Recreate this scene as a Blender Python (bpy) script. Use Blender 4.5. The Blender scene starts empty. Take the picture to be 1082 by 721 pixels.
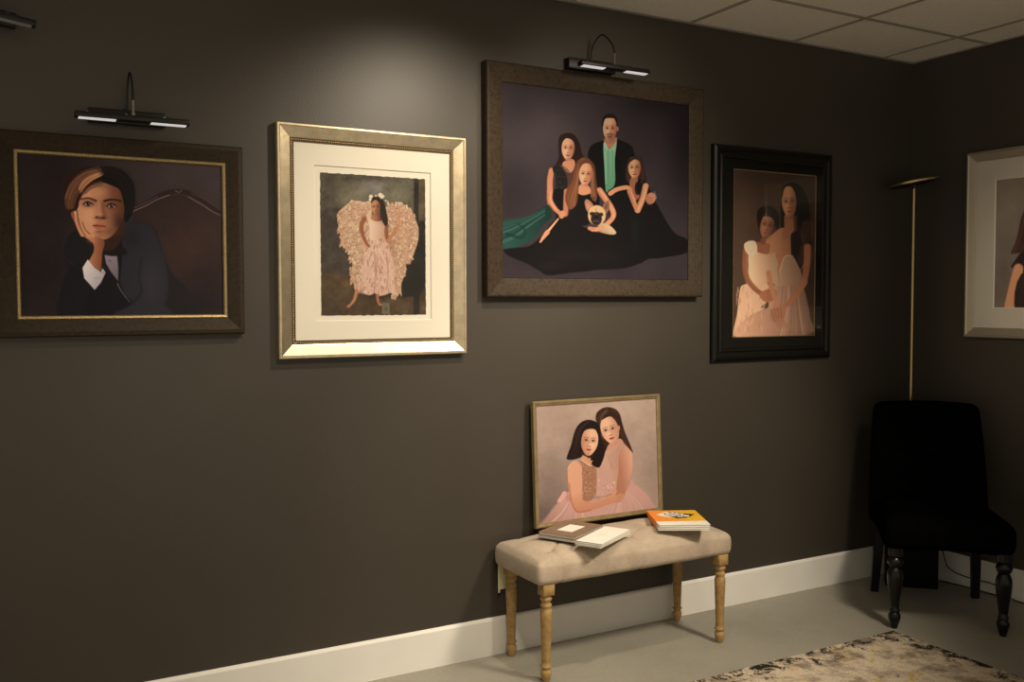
import bpy, bmesh, math, random
import numpy as np
from mathutils import Vector, Matrix, Euler
PI = math.pi
SC = bpy.context.scene
COL = SC.collection
# ------------------------------------------------------------------ camera
F_PX, YAW, PITCH, ROLL = 1000.2, 0.5093, -0.0430, -0.0021
cam_d = bpy.data.cameras.new('camera')
cam_d.sensor_width = 36.0
cam_d.lens = 36.0 * F_PX / 1082.0
cam = bpy.data.objects.new('camera', cam_d)
COL.objects.link(cam)
fw = Vector((math.sin(YAW) * math.cos(PITCH), math.cos(YAW) * math.cos(PITCH), math.sin(PITCH)))
rt = Vector((math.cos(YAW), -math.sin(YAW), 0))
up = rt.cross(fw)
r2 = rt * math.cos(ROLL) + up * math.sin(ROLL)
u2 = -rt * math.sin(ROLL) + up * math.cos(ROLL)
cam.matrix_world = Matrix(((r2.x, u2.x, -fw.x, -4.1437), (r2.y, u2.y, -fw.y, -3.2467),
                           (r2.z, u2.z, -fw.z, 1.3931), (0, 0, 0, 1)))
SC.camera = cam
# ------------------------------------------------------------------ world, lamps, exposure
SC.view_settings.view_transform = 'Standard'
SC.view_settings.look = 'None'
SC.view_settings.exposure = 0.0
SC.view_settings.gamma = 1.0
SC.view_settings.use_curve_mapping = False
WARM = (1.0, 0.85, 0.64)
w = bpy.data.worlds.new('world'); SC.world = w; w.use_nodes = True
w.node_tree.nodes['Background'].inputs[0].default_value = (1.0, 0.87, 0.66, 1)
_n = w.node_tree.nodes; _l = w.node_tree.links          # the rest of the lit room: brighter from its floor side than from above
_tc = _n.new('ShaderNodeTexCoord'); _sp = _n.new('ShaderNodeSeparateXYZ'); _mr = _n.new('ShaderNodeMapRange')
_l.new(_tc.outputs['Generated'], _sp.inputs[0]); _l.new(_sp.outputs['Z'], _mr.inputs[0])
_mr.inputs[1].default_value = -0.25; _mr.inputs[2].default_value = 0.25
_mr.inputs[3].default_value = 0.84; _mr.inputs[4].default_value = 0.32
_l.new(_mr.outputs[0], _n['Background'].inputs[1])


def spot(name, loc, tgt, power, angle, blend, size, color=WARM):
    d = bpy.data.lights.new(name, 'SPOT'); d.energy = power; d.color = color
    d.spot_size = math.radians(angle); d.spot_blend = blend; d.shadow_soft_size = size
    o = bpy.data.objects.new(name, d); COL.objects.link(o); o.location = loc
    o.rotation_euler = (Vector(tgt) - Vector(loc)).to_track_quat('-Z', 'Y').to_euler()
    return o


spot('track_or_fill_spot', (-2.42, -1.10, 2.5), (-2.76, 0, 1.18), 95, 92, 0.9, 0.05)
spot('track_or_fill_spot', (-1.40, -2.10, 2.5), (-1.74, -0.10, 0.66), 280, 62, 0.75, 0.20)
spot('track_or_fill_spot', (-1.75, -1.45, 2.5), (-1.85, 0, 1.85), 42, 58, 1.0, 0.10)  # added spot, brightens the upper part of the family portrait
spot('track_or_fill_spot', (-3.2, -1.9, 2.5), (-3.25, -0.3, 0.2), 80, 76, 1.0, 0.06)
spot('track_or_fill_spot', (-3.0, -2.3, 2.5), (0, -0.98, 1.42), 125, 26, 1.0, 0.06)  # added fill from the left, lifts the frame on the right wall


def area_fill(name, loc, sx, sy, power, color=WARM):
    d = bpy.data.lights.new(name, 'AREA'); d.shape = 'RECTANGLE'; d.size = sx; d.size_y = sy; d.energy = power; d.color = color
    o = bpy.data.objects.new(name, d); COL.objects.link(o); o.location = loc; return o


area_fill('soft_fill_light', (-3.2, -2.5, 2.56), 1.2, 0.6, 6)  # added broad fill under the ceiling, no fixture of the room

# ------------------------------------------------------------------ materials


def lin(c):
    return tuple(((v / 255) / 12.92 if v / 255 <= 0.04045 else ((v / 255 + 0.055) / 1.055) ** 2.4) for v in c)


def mat(name, color, rough=0.6, metal=0.0, spec=0.5, noise=None, bump=None, sheen=0, coat=0, mix2=None):
    """color: linear rgb. noise=(scale, amount). bump=(scale, strength, distance). mix2=(color, scale, lo, hi)"""
    m = bpy.data.materials.new(name); m.use_nodes = True
    nt = m.node_tree; b = nt.nodes['Principled BSDF']; L = nt.links
    b.inputs['Base Color'].default_value = (*color, 1)
    b.inputs['Roughness'].default_value = rough
    b.inputs['Metallic'].default_value = metal
    b.inputs['Specular IOR Level'].default_value = spec
    if sheen:
        b.inputs['Sheen Weight'].default_value = sheen
        b.inputs['Sheen Roughness'].default_value = 0.4
    if coat:
        b.inputs['Coat Weight'].default_value = coat
        b.inputs['Coat Roughness'].default_value = 0.15
    tc = nt.nodes.new('ShaderNodeTexCoord')
    cur = None
    if mix2:
        n = nt.nodes.new('ShaderNodeTexNoise'); n.inputs['Scale'].default_value = mix2[1]
        n.inputs['Detail'].default_value = 8; n.inputs['Roughness'].default_value = 0.65
        L.new(tc.outputs['Object'], n.inputs['Vector'])
        r = nt.nodes.new('ShaderNodeMapRange'); r.inputs[1].default_value = mix2[2]; r.inputs[2].default_value = mix2[3]
        L.new(n.outputs['Fac'], r.inputs[0])
        mx = nt.nodes.new('ShaderNodeMix'); mx.data_type = 'RGBA'
        mx.inputs[6].default_value = (*color, 1); mx.inputs[7].default_value = (*mix2[0], 1)
        L.new(r.outputs[0], mx.inputs[0]); L.new(mx.outputs[2], b.inputs['Base Color']); cur = mx.outputs[2]
    if noise:
        n = nt.nodes.new('ShaderNodeTexNoise'); n.inputs['Scale'].default_value = noise[0]
        n.inputs['Detail'].default_value = 6
        L.new(tc.outputs['Object'], n.inputs['Vector'])
        r = nt.nodes.new('ShaderNodeMapRange'); r.inputs[1].default_value = 0.3; r.inputs[2].default_value = 0.7
        r.inputs[3].default_value = 1 - noise[1]; r.inputs[4].default_value = 1 + noise[1]
        L.new(n.outputs['Fac'], r.inputs[0])
        vm = nt.nodes.new('ShaderNodeVectorMath'); vm.operation = 'SCALE'
        if cur is None:
            vm.inputs[0].default_value = color
        else:
            L.new(cur, vm.inputs[0])
        L.new(r.outputs[0], vm.inputs['Scale']); L.new(vm.outputs[0], b.inputs['Base Color'])
    if bump:
        n = nt.nodes.new('ShaderNodeTexNoise'); n.inputs['Scale'].default_value = bump[0]
        n.inputs['Detail'].default_value = 4
        L.new(tc.outputs['Object'], n.inputs['Vector'])
        bp = nt.nodes.new('ShaderNodeBump'); bp.inputs['Strength'].default_value = bump[1]
        bp.inputs['Distance'].default_value = bump[2]
        L.new(n.outputs['Fac'], bp.inputs['Height']); L.new(bp.outputs[0], b.inputs['Normal'])
    return m


M = {}
M['wall'] = mat('charcoal_wall_paint', (0.0475, 0.0405, 0.0322), 0.43, spec=0.43, noise=(3, 0.05), bump=(160, 0.18, 0.002))
M['ceil'] = mat('ceiling_tile', (0.82, 0.77, 0.69), 0.9, spec=0.1, noise=(220, 0.10), bump=(240, 0.4, 0.002))
M['tbar'] = mat('ceiling_grid', (0.36, 0.33, 0.29), 0.6)
M['base'] = mat('white_trim_paint', (0.80, 0.79, 0.76), 0.45, noise=(5, 0.03))
M['floor'] = mat('grey_painted_concrete', (0.31, 0.295, 0.25), 0.5, spec=0.4, noise=(60, 0.05), bump=(90, 0.1, 0.002),
                 mix2=((0.24, 0.228, 0.19), 1.8, 0.45, 0.75))
M['bronze'] = mat('bronze_moulding', (0.036, 0.024, 0.013), 0.6, 0.0, spec=0.2, bump=(160, 0.5, 0.002), mix2=((0.022, 0.015, 0.009), 90, 0.42, 0.62))
M['bronze2'] = mat('aged_bronze_moulding', (0.046, 0.031, 0.018), 0.6, 0.0, spec=0.2, bump=(200, 0.6, 0.002), mix2=((0.022, 0.015, 0.009), 70, 0.45, 0.65))
M['frame_side'] = mat('dark_frame_edge', (0.02, 0.018, 0.015), 0.5)
M['gilt'] = mat('gilt_fillet', (0.48, 0.36, 0.18), 0.38, 0.75, bump=(500, 0.6, 0.002), mix2=((0.2, 0.14, 0.07), 260, 0.45, 0.65))
M['champ'] = mat('champagne_leaf', (0.66, 0.55, 0.38), 0.33, 0.85, bump=(60, 0.12, 0.002), mix2=((0.48, 0.41, 0.29), 25, 0.4, 0.7))
M['bead'] = mat('bead_gold', (0.55, 0.40, 0.18), 0.35, 0.8)
M['beadgap'] = mat('bead_channel', (0.07, 0.045, 0.022), 0.5, 0.3)
M['matboard'] = mat('cream_matboard', (0.80, 0.76, 0.68), 0.85, spec=0.15, noise=(400, 0.02))
M['bevel'] = mat('matboard_bevel', (0.86, 0.82, 0.74), 0.8)
M['blackwood'] = mat('black_wood_moulding', (0.006, 0.0055, 0.0045), 0.35, spec=0.22)
M['blackmat'] = mat('black_matboard', (0.008, 0.0075, 0.006), 0.75, spec=0.1)
M['silver'] = mat('silver_moulding', (0.42, 0.38, 0.30), 0.4, 0.6, bump=(120, 0.15, 0.002))
M['greymat'] = mat('warm_grey_matboard', (0.62, 0.58, 0.52), 0.85, spec=0.15)
M['brushed'] = mat('gold_float_frame', (0.33, 0.25, 0.13), 0.42, 0.4, mix2=((0.22, 0.165, 0.08), 30, 0.4, 0.7))
M['metalblk'] = mat('black_metal', (0.006, 0.006, 0.006), 0.42, 0.0, spec=0.35)
M['nickel'] = mat('nickel', (0.5, 0.48, 0.45), 0.3, 1.0)
M['brass'] = mat('brass', (0.42, 0.30, 0.155), 0.34, 1.0)
M['velvet'] = mat('black_velvet', (0.0022, 0.0021, 0.0022), 1.0, spec=0.0, noise=(30, 0.3))
M['ebony'] = mat('black_lacquered_wood', (0.004, 0.004, 0.004), 0.3, spec=0.35)
M['blackbox'] = mat('black_plastic', (0.003, 0.003, 0.003), 0.6, spec=0.1)
M['oak'] = mat('weathered_oak', (0.40, 0.26, 0.105), 0.6, spec=0.3, mix2=((0.25, 0.15, 0.055), 28, 0.42, 0.68), bump=(90, 0.3, 0.002))
M['cord'] = mat('black_cord', (0.01, 0.01, 0.01), 0.5)
M['tag'] = mat('paper_tag', (0.62, 0.58, 0.38), 0.8)
M['white_paper'] = mat('white_cover_stock', (0.83, 0.81, 0.74), 0.6, noise=(40, 0.03))
M['pages'] = mat('page_edges', (0.60, 0.58, 0.53), 0.8)
M['brown_cover'] = mat('brown_cover', (0.22, 0.14, 0.095), 0.6, noise=(60, 0.12))
M['black_ink'] = mat('black_ink', (0.015, 0.015, 0.015), 0.6)
M['pink_ink'] = mat('pink_ink', (0.75, 0.45, 0.42), 0.6)
M['faint_ink'] = mat('faint_print', (0.62, 0.54, 0.42), 0.6)
M['grey_ink'] = mat('grey_print', (0.33, 0.31, 0.29), 0.6)


def linen(name, c1, c2):
    m = mat(name, c1, 0.9, spec=0.15, sheen=0.15)
    nt = m.node_tree; L = nt.links; b = nt.nodes['Principled BSDF']; tc = nt.nodes['Texture Coordinate']
    hs = []
    for s in ((900, 60, 900), (60, 900, 900), (80, 900, 80)):
        mp = nt.nodes.new('ShaderNodeMapping'); mp.inputs['Scale'].default_value = s
        n = nt.nodes.new('ShaderNodeTexNoise'); n.inputs['Scale'].default_value = 1.0; n.inputs['Detail'].default_value = 2
        L.new(tc.outputs['Object'], mp.inputs[0]); L.new(mp.outputs[0], n.inputs['Vector']); hs.append(n.outputs['Fac'])
    a = nt.nodes.new('ShaderNodeMath'); a.operation = 'ADD'; L.new(hs[0], a.inputs[0]); L.new(hs[1], a.inputs[1])
    n3 = nt.nodes.new('ShaderNodeTexNoise'); n3.inputs['Scale'].default_value = 14; n3.inputs['Detail'].default_value = 8
    L.new(tc.outputs['Object'], n3.inputs['Vector'])
    a2 = nt.nodes.new('ShaderNodeMath'); a2.operation = 'ADD'; L.new(a.outputs[0], a2.inputs[0]); L.new(n3.outputs['Fac'], a2.inputs[1])
    r = nt.nodes.new('ShaderNodeMapRange'); r.inputs[1].default_value = 1.15; r.inputs[2].default_value = 1.85
    L.new(a2.outputs[0], r.inputs[0])
    mx = nt.nodes.new('ShaderNodeMix'); mx.data_type = 'RGBA'
    mx.inputs[6].default_value = (*c1, 1); mx.inputs[7].default_value = (*c2, 1)
    L.new(r.outputs[0], mx.inputs[0]); L.new(mx.outputs[2], b.inputs['Base Color'])
    bp = nt.nodes.new('ShaderNodeBump'); bp.inputs['Strength'].default_value = 0.5; bp.inputs['Distance'].default_value = 0.0015
    L.new(a.outputs[0], bp.inputs['Height']); L.new(bp.outputs[0], b.inputs['Normal'])
    return m


M['linen'] = linen('natural_linen', (0.36, 0.29, 0.225), (0.52, 0.43, 0.34))


def emis(name, col, s):
    m = bpy.data.materials.new(name); m.use_nodes = True
    b = m.node_tree.nodes['Principled BSDF']
    b.inputs['Base Color'].default_value = (0.6, 0.6, 0.6, 1)
    b.inputs['Emission Color'].default_value = (*col, 1); b.inputs['Emission Strength'].default_value = s
    return m


M['frosted'] = mat('frosted_strip', (0.25, 0.25, 0.25), 0.5)
M['led'] = emis('led_strip', (0.80, 0.74, 0.76), 0.62)


def glass_mat():
    m = bpy.data.materials.new('picture_glass'); m.use_nodes = True
    nt = m.node_tree; nt.nodes.clear(); L = nt.links
    o = nt.nodes.new('ShaderNodeOutputMaterial'); mx = nt.nodes.new('ShaderNodeMixShader')
    t = nt.nodes.new('ShaderNodeBsdfTransparent'); g = nt.nodes.new('ShaderNodeBsdfGlossy')
    g.inputs['Roughness'].default_value = 0.03
    lw = nt.nodes.new('ShaderNodeLayerWeight'); lw.inputs['Blend'].default_value = 0.5
    pw = nt.nodes.new('ShaderNodeMath'); pw.operation = 'POWER'; pw.inputs[1].default_value = 5; L.new(lw.outputs['Facing'], pw.inputs[0])
    f = nt.nodes.new('ShaderNodeMath'); f.operation = 'MULTIPLY_ADD'; f.inputs[1].default_value = 0.6; f.inputs[2].default_value = 0.022; L.new(pw.outputs[0], f.inputs[0])
    t.inputs[0].default_value = (0.985, 0.985, 0.98, 1)
    L.new(f.outputs[0], mx.inputs[0]); L.new(t.outputs[0], mx.inputs[1]); L.new(g.outputs[0], mx.inputs[2])
    L.new(mx.outputs[0], o.inputs[0])
    return m


M['glass'] = glass_mat()


def attr_mat(name, rough=0.65, spec=0.12):
    m = bpy.data.materials.new(name); m.use_nodes = True
    nt = m.node_tree; b = nt.nodes['Principled BSDF']
    a = nt.nodes.new('ShaderNodeAttribute'); a.attribute_name = 'ink'
    nt.links.new(a.outputs['Color'], b.inputs['Base Color'])
    b.inputs['Roughness'].default_value = rough; b.inputs['Specular IOR Level'].default_value = spec
    return m


M['print'] = attr_mat('printed_portrait')

# ------------------------------------------------------------------ mesh helpers


def link(name, bm, m, parent=None, smooth=False, loc=None, angle=None):
    me = bpy.data.meshes.new(name); bmesh.ops.recalc_face_normals(bm, faces=bm.faces); bm.to_mesh(me); bm.free()
    for mm in (m if isinstance(m, (list, tuple)) else [m]):
        me.materials.append(M[mm] if isinstance(mm, str) else mm)
    if smooth:
        me.polygons.foreach_set('use_smooth', [True] * len(me.polygons))
        if angle:
            me.set_sharp_from_angle(angle=math.radians(angle))
    o = bpy.data.objects.new(name, me); COL.objects.link(o)
    if parent: o.parent = parent
    if loc: o.location = loc
    return o


def tag(o, label, cat, group=None):
    o['label'] = label; o['category'] = cat
    if group: o['group'] = group
    return o


def thing(name, label, cat, loc=(0, 0, 0), rot=(0, 0, 0), group=None):
    o = bpy.data.objects.new(name, None); COL.objects.link(o); o.empty_display_size = 0.1
    o.location = loc; o.rotation_euler = rot
    return tag(o, label, cat, group)


def box(bm, x0, x1, y0, y1, z0, z1, bev=0, seg=2, mtx=None, mi=0):
    r = bmesh.ops.create_cube(bm, size=1)
    vs = r['verts']
    for v in vs:
        v.co = Vector((x0 + (v.co.x + .5) * (x1 - x0), y0 + (v.co.y + .5) * (y1 - y0), z0 + (v.co.z + .5) * (z1 - z0)))
    fs = set(f for v in vs for f in v.link_faces)
    for f in fs: f.material_index = mi
    if bev:
        es = list(set(e for v in vs for e in v.link_edges))
        rr = bmesh.ops.bevel(bm, geom=es, offset=bev, segments=seg, affect='EDGES', profile=0.5)
        vs = list(set(v for f in rr['faces'] for v in f.verts) | set(v for v in vs if v.is_valid))
        for f in rr['faces']: f.material_index = mi
    if mtx is not None:
        bmesh.ops.transform(bm, matrix=mtx, verts=[v for v in vs if v.is_valid])
    return bm


def BM(): return bmesh.new()


def lathe(bm, prof, seg=24, cx=0, cy=0, mtx=None):
    rings = []
    for r, z in prof:
        ring = []
        for i in range(seg):
            a = 2 * PI * i / seg
            co = Vector((cx + r * math.cos(a), cy + r * math.sin(a), z))
            if mtx is not None: co = mtx @ co
            ring.append(bm.verts.new(co))
        rings.append(ring)
    for a, b in zip(rings, rings[1:]):
        for i in range(seg):
            j = (i + 1) % seg
            bm.faces.new((a[i], a[j], b[j], b[i]))
    bm.faces.new(rings[0][::-1]); bm.faces.new(rings[-1])
    return bm


def tube(bm, pts, r, seg=10):
    pts = [Vector(p) for p in pts]; rings = []
    prev = None
    for i, p in enumerate(pts):
        d = (pts[min(i + 1, len(pts) - 1)] - pts[max(i - 1, 0)]).normalized()
        if prev is None:
            n = d.orthogonal().normalized()
        else:
            n = (prev - d * prev.dot(d)).normalized()
        prev = n; b = d.cross(n)
        rr = r[i] if isinstance(r, (list, tuple)) else r
        rings.append([bm.verts.new(p + n * rr * math.cos(2 * PI * k / seg) + b * rr * math.sin(2 * PI * k / seg)) for k in range(seg)])
    for a, b in zip(rings, rings[1:]):
        for i in range(seg):
            j = (i + 1) % seg; bm.faces.new((a[i], a[j], b[j], b[i]))
    bm.faces.new(rings[0][::-1]); bm.faces.new(rings[-1])
    return bm


def smooth_path(pts, n=8):
    P = [Vector(p) for p in pts]; P = [P[0] * 2 - P[1]] + P + [P[-1] * 2 - P[-2]]
    out = []
    for i in range(1, len(P) - 2):
        for k in range(n):
            t = k / n
            out.append(0.5 * ((2 * P[i]) + (P[i + 1] - P[i - 1]) * t + (2 * P[i - 1] - 5 * P[i] + 4 * P[i + 1] - P[i + 2]) * t * t
                              + (-P[i - 1] + 3 * P[i] - 3 * P[i + 1] + P[i + 2]) * t ** 3))
    out.append(P[-2]); return out


def moulding(bm, wd, ht, prof, closed=False):
    """mitred rectangle swept from a profile of (inset from the outer edge, depth out of the wall); centred, front = -Y"""
    rings = []
    for ins, dep in prof:
        a, b = wd / 2 - ins, ht / 2 - ins
        rings.append([bm.verts.new((x, -dep, z)) for x, z in ((-a, b), (a, b), (a, -b), (-a, -b))])
    pr = list(zip(rings, rings[1:])) + ([(rings[-1], rings[0])] if closed else [])
    for A, B in pr:
        for i in range(4):
            j = (i + 1) % 4; bm.faces.new((A[i], A[j], B[j], B[i]))
    return bm


def panel(bm, wd, ht, y0, y1): return box(bm, -wd / 2, wd / 2, -y1, -y0, -ht / 2, ht / 2)


def rounded_block(hx, hy, hz, r, nx, ny, nz, disp=None):
    """closed rounded box surface centred on the origin, displaced by disp(co, normal)"""
    bm = BM(); cache = {}

    def vert(a, b, c):
        key = (round(a, 5), round(b, 5), round(c, 5))
        if key in cache: return cache[key]
        p = Vector((a * hx, b * hy, c * hz))
        q = Vector((max(-hx + r, min(hx - r, p.x)), max(-hy + r, min(hy - r, p.y)), max(-hz + r, min(hz - r, p.z))))
        d = p - q
        n = d.normalized() if d.length > 1e-9 else Vector((0, 0, 1))
        co = q + n * r
        if disp: co = disp(co, n, Vector((a, b, c)))
        v = bm.verts.new(co); cache[key] = v; return v

    def rng(n): return [-1 + 2 * i / n for i in range(n + 1)]
    X, Y, Z = rng(nx), rng(ny), rng(nz)

    def quad(A, B, f):
        for i in range(len(A) - 1):
            for j in range(len(B) - 1):
                vs = [f(A[i], B[j]), f(A[i + 1], B[j]), f(A[i + 1], B[j + 1]), f(A[i], B[j + 1])]
                if len(set(vs)) == 4:
                    try: bm.faces.new(vs)
                    except ValueError: pass
    for s in (-1, 1):
        quad(X, Y, lambda a, b: vert(a, b, s)); quad(X, Z, lambda a, b: vert(a, s, b)); quad(Y, Z, lambda a, b: vert(s, a, b))
    return bm

# ------------------------------------------------------------------ portrait painter (vertex inks on a fine grid)


def homography(src, dst):
    A = []
    for (x, y), (u, v) in zip(src, dst):
        A.append([x, y, 1, 0, 0, 0, -u * x, -u * y, -u]); A.append([0, 0, 0, x, y, 1, -v * x, -v * y, -v])
    _, _, V = np.linalg.svd(np.array(A, float)); return V[-1].reshape(3, 3)


def vnoise(X, Y, scale, seed, octaves=4):
    rs = np.random.RandomState(seed); out = np.zeros_like(X); amp = 1.0; tot = 0
    for o in range(octaves):
        g = rs.rand(128, 128); s = scale / 2 ** o
        x = X / s + 1000.3; y = Y / s + 1000.7
        xi = np.floor(x).astype(int); yi = np.floor(y).astype(int); fx = x - xi; fy = y - yi
        fx = fx * fx * (3 - 2 * fx); fy = fy * fy * (3 - 2 * fy)
        a = g[yi % 128, xi % 128]; b = g[yi % 128, (xi + 1) % 128]; c = g[(yi + 1) % 128, xi % 128]; d = g[(yi + 1) % 128, (xi + 1) % 128]
        out += amp * ((a * (1 - fx) + b * fx) * (1 - fy) + (c * (1 - fx) + d * fx) * fy); tot += amp; amp *= 0.55
    return out / tot * 2 - 1


def zc(x0, y0, s):
    return lambda *pts: [(x0 + x / s, y0 + y / s) for x, y in pts]


class Art:
    """a print: colours are laid down as in the finished photograph and stored as inks on a vertex grid"""

    def __init__(self, corners, wd, ht, nx, ny, seed=1):
        self.wd, self.ht, self.nx, self.ny = wd, ht, nx, ny
        Hm = homography([(0, 0), (1, 0), (1, 1), (0, 1)], corners)
        u, v = np.meshgrid(np.linspace(0, 1, nx), np.linspace(0, 1, ny))
        q = np.stack([u, v, np.ones_like(u)], -1) @ Hm.T
        self.X = q[..., 0] / q[..., 2]; self.Y = q[..., 1] / q[..., 2]
        self.u, self.v = u, v
        self.C = np.zeros((ny, nx, 3)); self.rs = np.random.RandomState(seed); self.seed = seed

    def bg(self, c): self.C[:] = np.array(c, float)

    def blob(self, x, y, rx, ry, c, a=1.0, rot=0, hard=1.0):
        """soft gaussian patch"""
        dx, dy = self.X - x, self.Y - y; t = math.radians(rot)
        p = (dx * math.cos(t) + dy * math.sin(t)) / rx; q = (-dx * math.sin(t) + dy * math.cos(t)) / ry
        k = (a * np.exp(-(p * p + q * q) ** hard))[..., None]
        self.C = self.C * (1 - k) + np.array(c, float) * k

    def noise(self, scale, amt, seed=0, tint=(1, 1, 1), oct=4, sx=1, sy=1, mask=None):
        n = vnoise(self.X / sx, self.Y / sy, scale, self.seed * 31 + seed, oct)[..., None] * amt * np.array(tint)
        if mask is not None: n = n * mask[..., None]
        self.C = np.clip(self.C + n, 0, 255)

    def _closed(self, pts, n=5):
        P = np.array(pts, float); m = len(P); out = []
        for i in range(m):
            a, b, c, d = P[i - 1], P[i], P[(i + 1) % m], P[(i + 2) % m]
            for k in range(n):
                t = k / n
                out.append(0.5 * (2 * b + (c - a) * t + (2 * a - 5 * b + 4 * c - d) * t * t + (-a + 3 * b - 3 * c + d) * t ** 3))
        return np.array(out)

    def mask(self, pts, feather=1.2, smooth=True):
        P = self._closed(pts) if smooth else np.array(pts, float)
        x0, y0 = P.min(0) - feather - 1; x1, y1 = P.max(0) + feather + 1
        sel = (self.X >= x0) & (self.X <= x1) & (self.Y >= y0) & (self.Y <= y1)
        X = self.X[sel]; Y = self.Y[sel]; ins = np.zeros(X.shape, bool); D = np.full(X.shape, 1e9)
        for i in range(len(P)):
            ax, ay = P[i - 1]; bx, by = P[i]
            cr = (ay > Y) != (by > Y)
            if ay != by: ins ^= cr & (X < (bx - ax) * (Y - ay) / (by - ay) + ax)
            ex, ey = bx - ax, by - ay; L = ex * ex + ey * ey + 1e-12
            t = np.clip(((X - ax) * ex + (Y - ay) * ey) / L, 0, 1)
            D = np.minimum(D, (X - ax - t * ex) ** 2 + (Y - ay - t * ey) ** 2)
        sd = np.sqrt(D) * np.where(ins, 1, -1)
        k = np.clip(0.5 + sd / feather, 0, 1); k = k * k * (3 - 2 * k)
        out = np.zeros(self.X.shape); out[sel] = k; return out

    def fill(self, pts, c, feather=1.2, a=1.0, c2=None, g=None, smooth=True, tex=0, ts=2.0):
        """c2 + g=((x0,y0),(x1,y1)): colour changes from c to c2 along g"""
        k = self.mask(pts, feather, smooth) * a
        col = np.array(c, float)[None, None, :]
        if c2 is not None:
            (gx0, gy0), (gx1, gy1) = g; ex, ey = gx1 - gx0, gy1 - gy0
            t = np.clip(((self.X - gx0) * ex + (self.Y - gy0) * ey) / (ex * ex + ey * ey), 0, 1)[..., None]
            col = col * (1 - t) + np.array(c2, float) * t
        if tex: col = np.clip(col + vnoise(self.X, self.Y, ts, self.seed * 77 + 5, 3)[..., None] * tex, 0, 255)
        self.C = self.C * (1 - k[..., None]) + col * k[..., None]
        return k

    def ell(self, x, y, rx, ry, c, rot=0, feather=1.2, a=1.0, **kw):
        t = math.radians(rot)
        pts = [(x + rx * math.cos(q) * math.cos(t) - ry * math.sin(q) * math.sin(t),
                y + rx * math.cos(q) * math.sin(t) + ry * math.sin(q) * math.cos(t)) for q in np.linspace(0, 2 * PI, 17)[:-1]]
        return self.fill(pts, c, feather, a, **kw)

    def line(self, pts, c, w=1.0, w2=None, feather=0.8, a=1.0, curve=True):
        """tapering stroke, w px wide at the start and w2 at the end"""
        w2 = w if w2 is None else w2
        if curve and len(pts) > 2: pts = [(v.x, v.y) for v in smooth_path([(x, y, 0) for x, y in pts], 4)]
        P = np.array(pts, float); m = max(w, w2) / 2 + feather + .5
        sel = (self.X >= P[:, 0].min() - m) & (self.X <= P[:, 0].max() + m) & (self.Y >= P[:, 1].min() - m) & (self.Y <= P[:, 1].max() + m)
        if not sel.any(): return
        X, Y = self.X[sel], self.Y[sel]; best = np.full(X.shape, -1e9); n = len(P) - 1
        for i in range(n):
            ax, ay = P[i]; ex, ey = P[i + 1] - P[i]; L = ex * ex + ey * ey + 1e-12
            t = np.clip(((X - ax) * ex + (Y - ay) * ey) / L, 0, 1)
            d = np.sqrt((X - ax - t * ex) ** 2 + (Y - ay - t * ey) ** 2)
            ww = w + (w2 - w) * (i + t) / n
            best = np.maximum(best, ww / 2 - d)
        k = np.clip(0.5 + best / feather, 0, 1) * a
        s = self.C[sel]; self.C[sel] = s * (1 - k[:, None]) + np.array(c, float) * k[:, None]

    def face(self, x, y, w, h, rot, skin, dark, lip, eye=(35, 22, 18), light=1, lum=None, brow=None, gaze=0):
        """shaded face: centre, half width, half height, tilt in degrees; light=+1 lit from the left"""
        t = math.radians(rot)

        def P(a, b): return (x + a * w * math.cos(t) - b * h * math.sin(t), y + a * w * math.sin(t) + b * h * math.cos(t))
        sk = np.array(skin, float); dk = np.array(dark, float)
        out = [P(a, b) for a, b in ((-.86, -.55), (-.5, -.95), (0, -1.05), (.5, -.95), (.86, -.55), (.97, -.05), (.86, .4), (.55, .78), (.2, 1.0), (-.2, 1.0), (-.55, .78), (-.86, .4), (-.97, -.05))]
        self.fill(out, sk, max(.8, w * .12), c2=dk, g=(P(-.2 * light, 0), P(1.15 * light, .1)))
        fz = max(.7, w * .1)
        self.blob(*P(-.4 * light, .22), w * .35, h * .22, np.minimum(sk * 1.12, 255), .45, rot)
        self.blob(*P(0, -.55), w * .55, h * .22, np.minimum(sk * 1.06, 255), .35, rot)
        for s in (-1, 1):
            ex, ey = P(s * .40 + gaze, -.08)
            self.blob(ex, ey, w * .25, h * .11, dk * .75, .55, rot)
            self.ell(ex, ey, w * .17, h * .058, np.minimum(sk * .95 + 25, 235), rot, fz * .6, .75)
            self.ell(ex, ey, w * .095, h * .065, eye, rot, fz * .6, .95)
            self.line([P(s * .60 + gaze, -.09), P(s * .4 + gaze, -.155), P(s * .2 + gaze, -.07)], np.array(eye) * .8, w * .06, w * .05, fz * .6, .65)
            b = brow if brow is not None else dk * .5
            self.line([P(s * .66 + gaze, -.245), P(s * .42 + gaze, -.295), P(s * .19 + gaze, -.255)], b, w * .06, w * .11, fz * .9, .55)
        self.line([P(.13 * light + gaze, -.05), P(.14 * light + gaze, .25)], dk, w * .13, w * .2, w * .28, .45)
        self.blob(*P(-.02 + gaze, .24), w * .11, h * .07, np.minimum(sk * 1.15, 255), .5, rot)
        for s in (-1, 1): self.ell(*P(s * .12 + gaze, .335), w * .065, h * .03, dk * .5, rot, fz * .7, .8)
        self.blob(*P(.05 * light + gaze, .38), w * .2, h * .05, dk, .4, rot)
        self.fill([P(-.30 + gaze, .57), P(-.1 + gaze, .51), P(0 + gaze, .53), P(.1 + gaze, .51), P(.30 + gaze, .57), P(.12 + gaze, .67), P(-.12 + gaze, .67)], lip, fz * .7)
        self.line([P(-.29 + gaze, .57), P(0 + gaze, .575), P(.29 + gaze, .57)], np.array(lip) * .5, w * .05, w * .05, fz * .6, .8)
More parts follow.
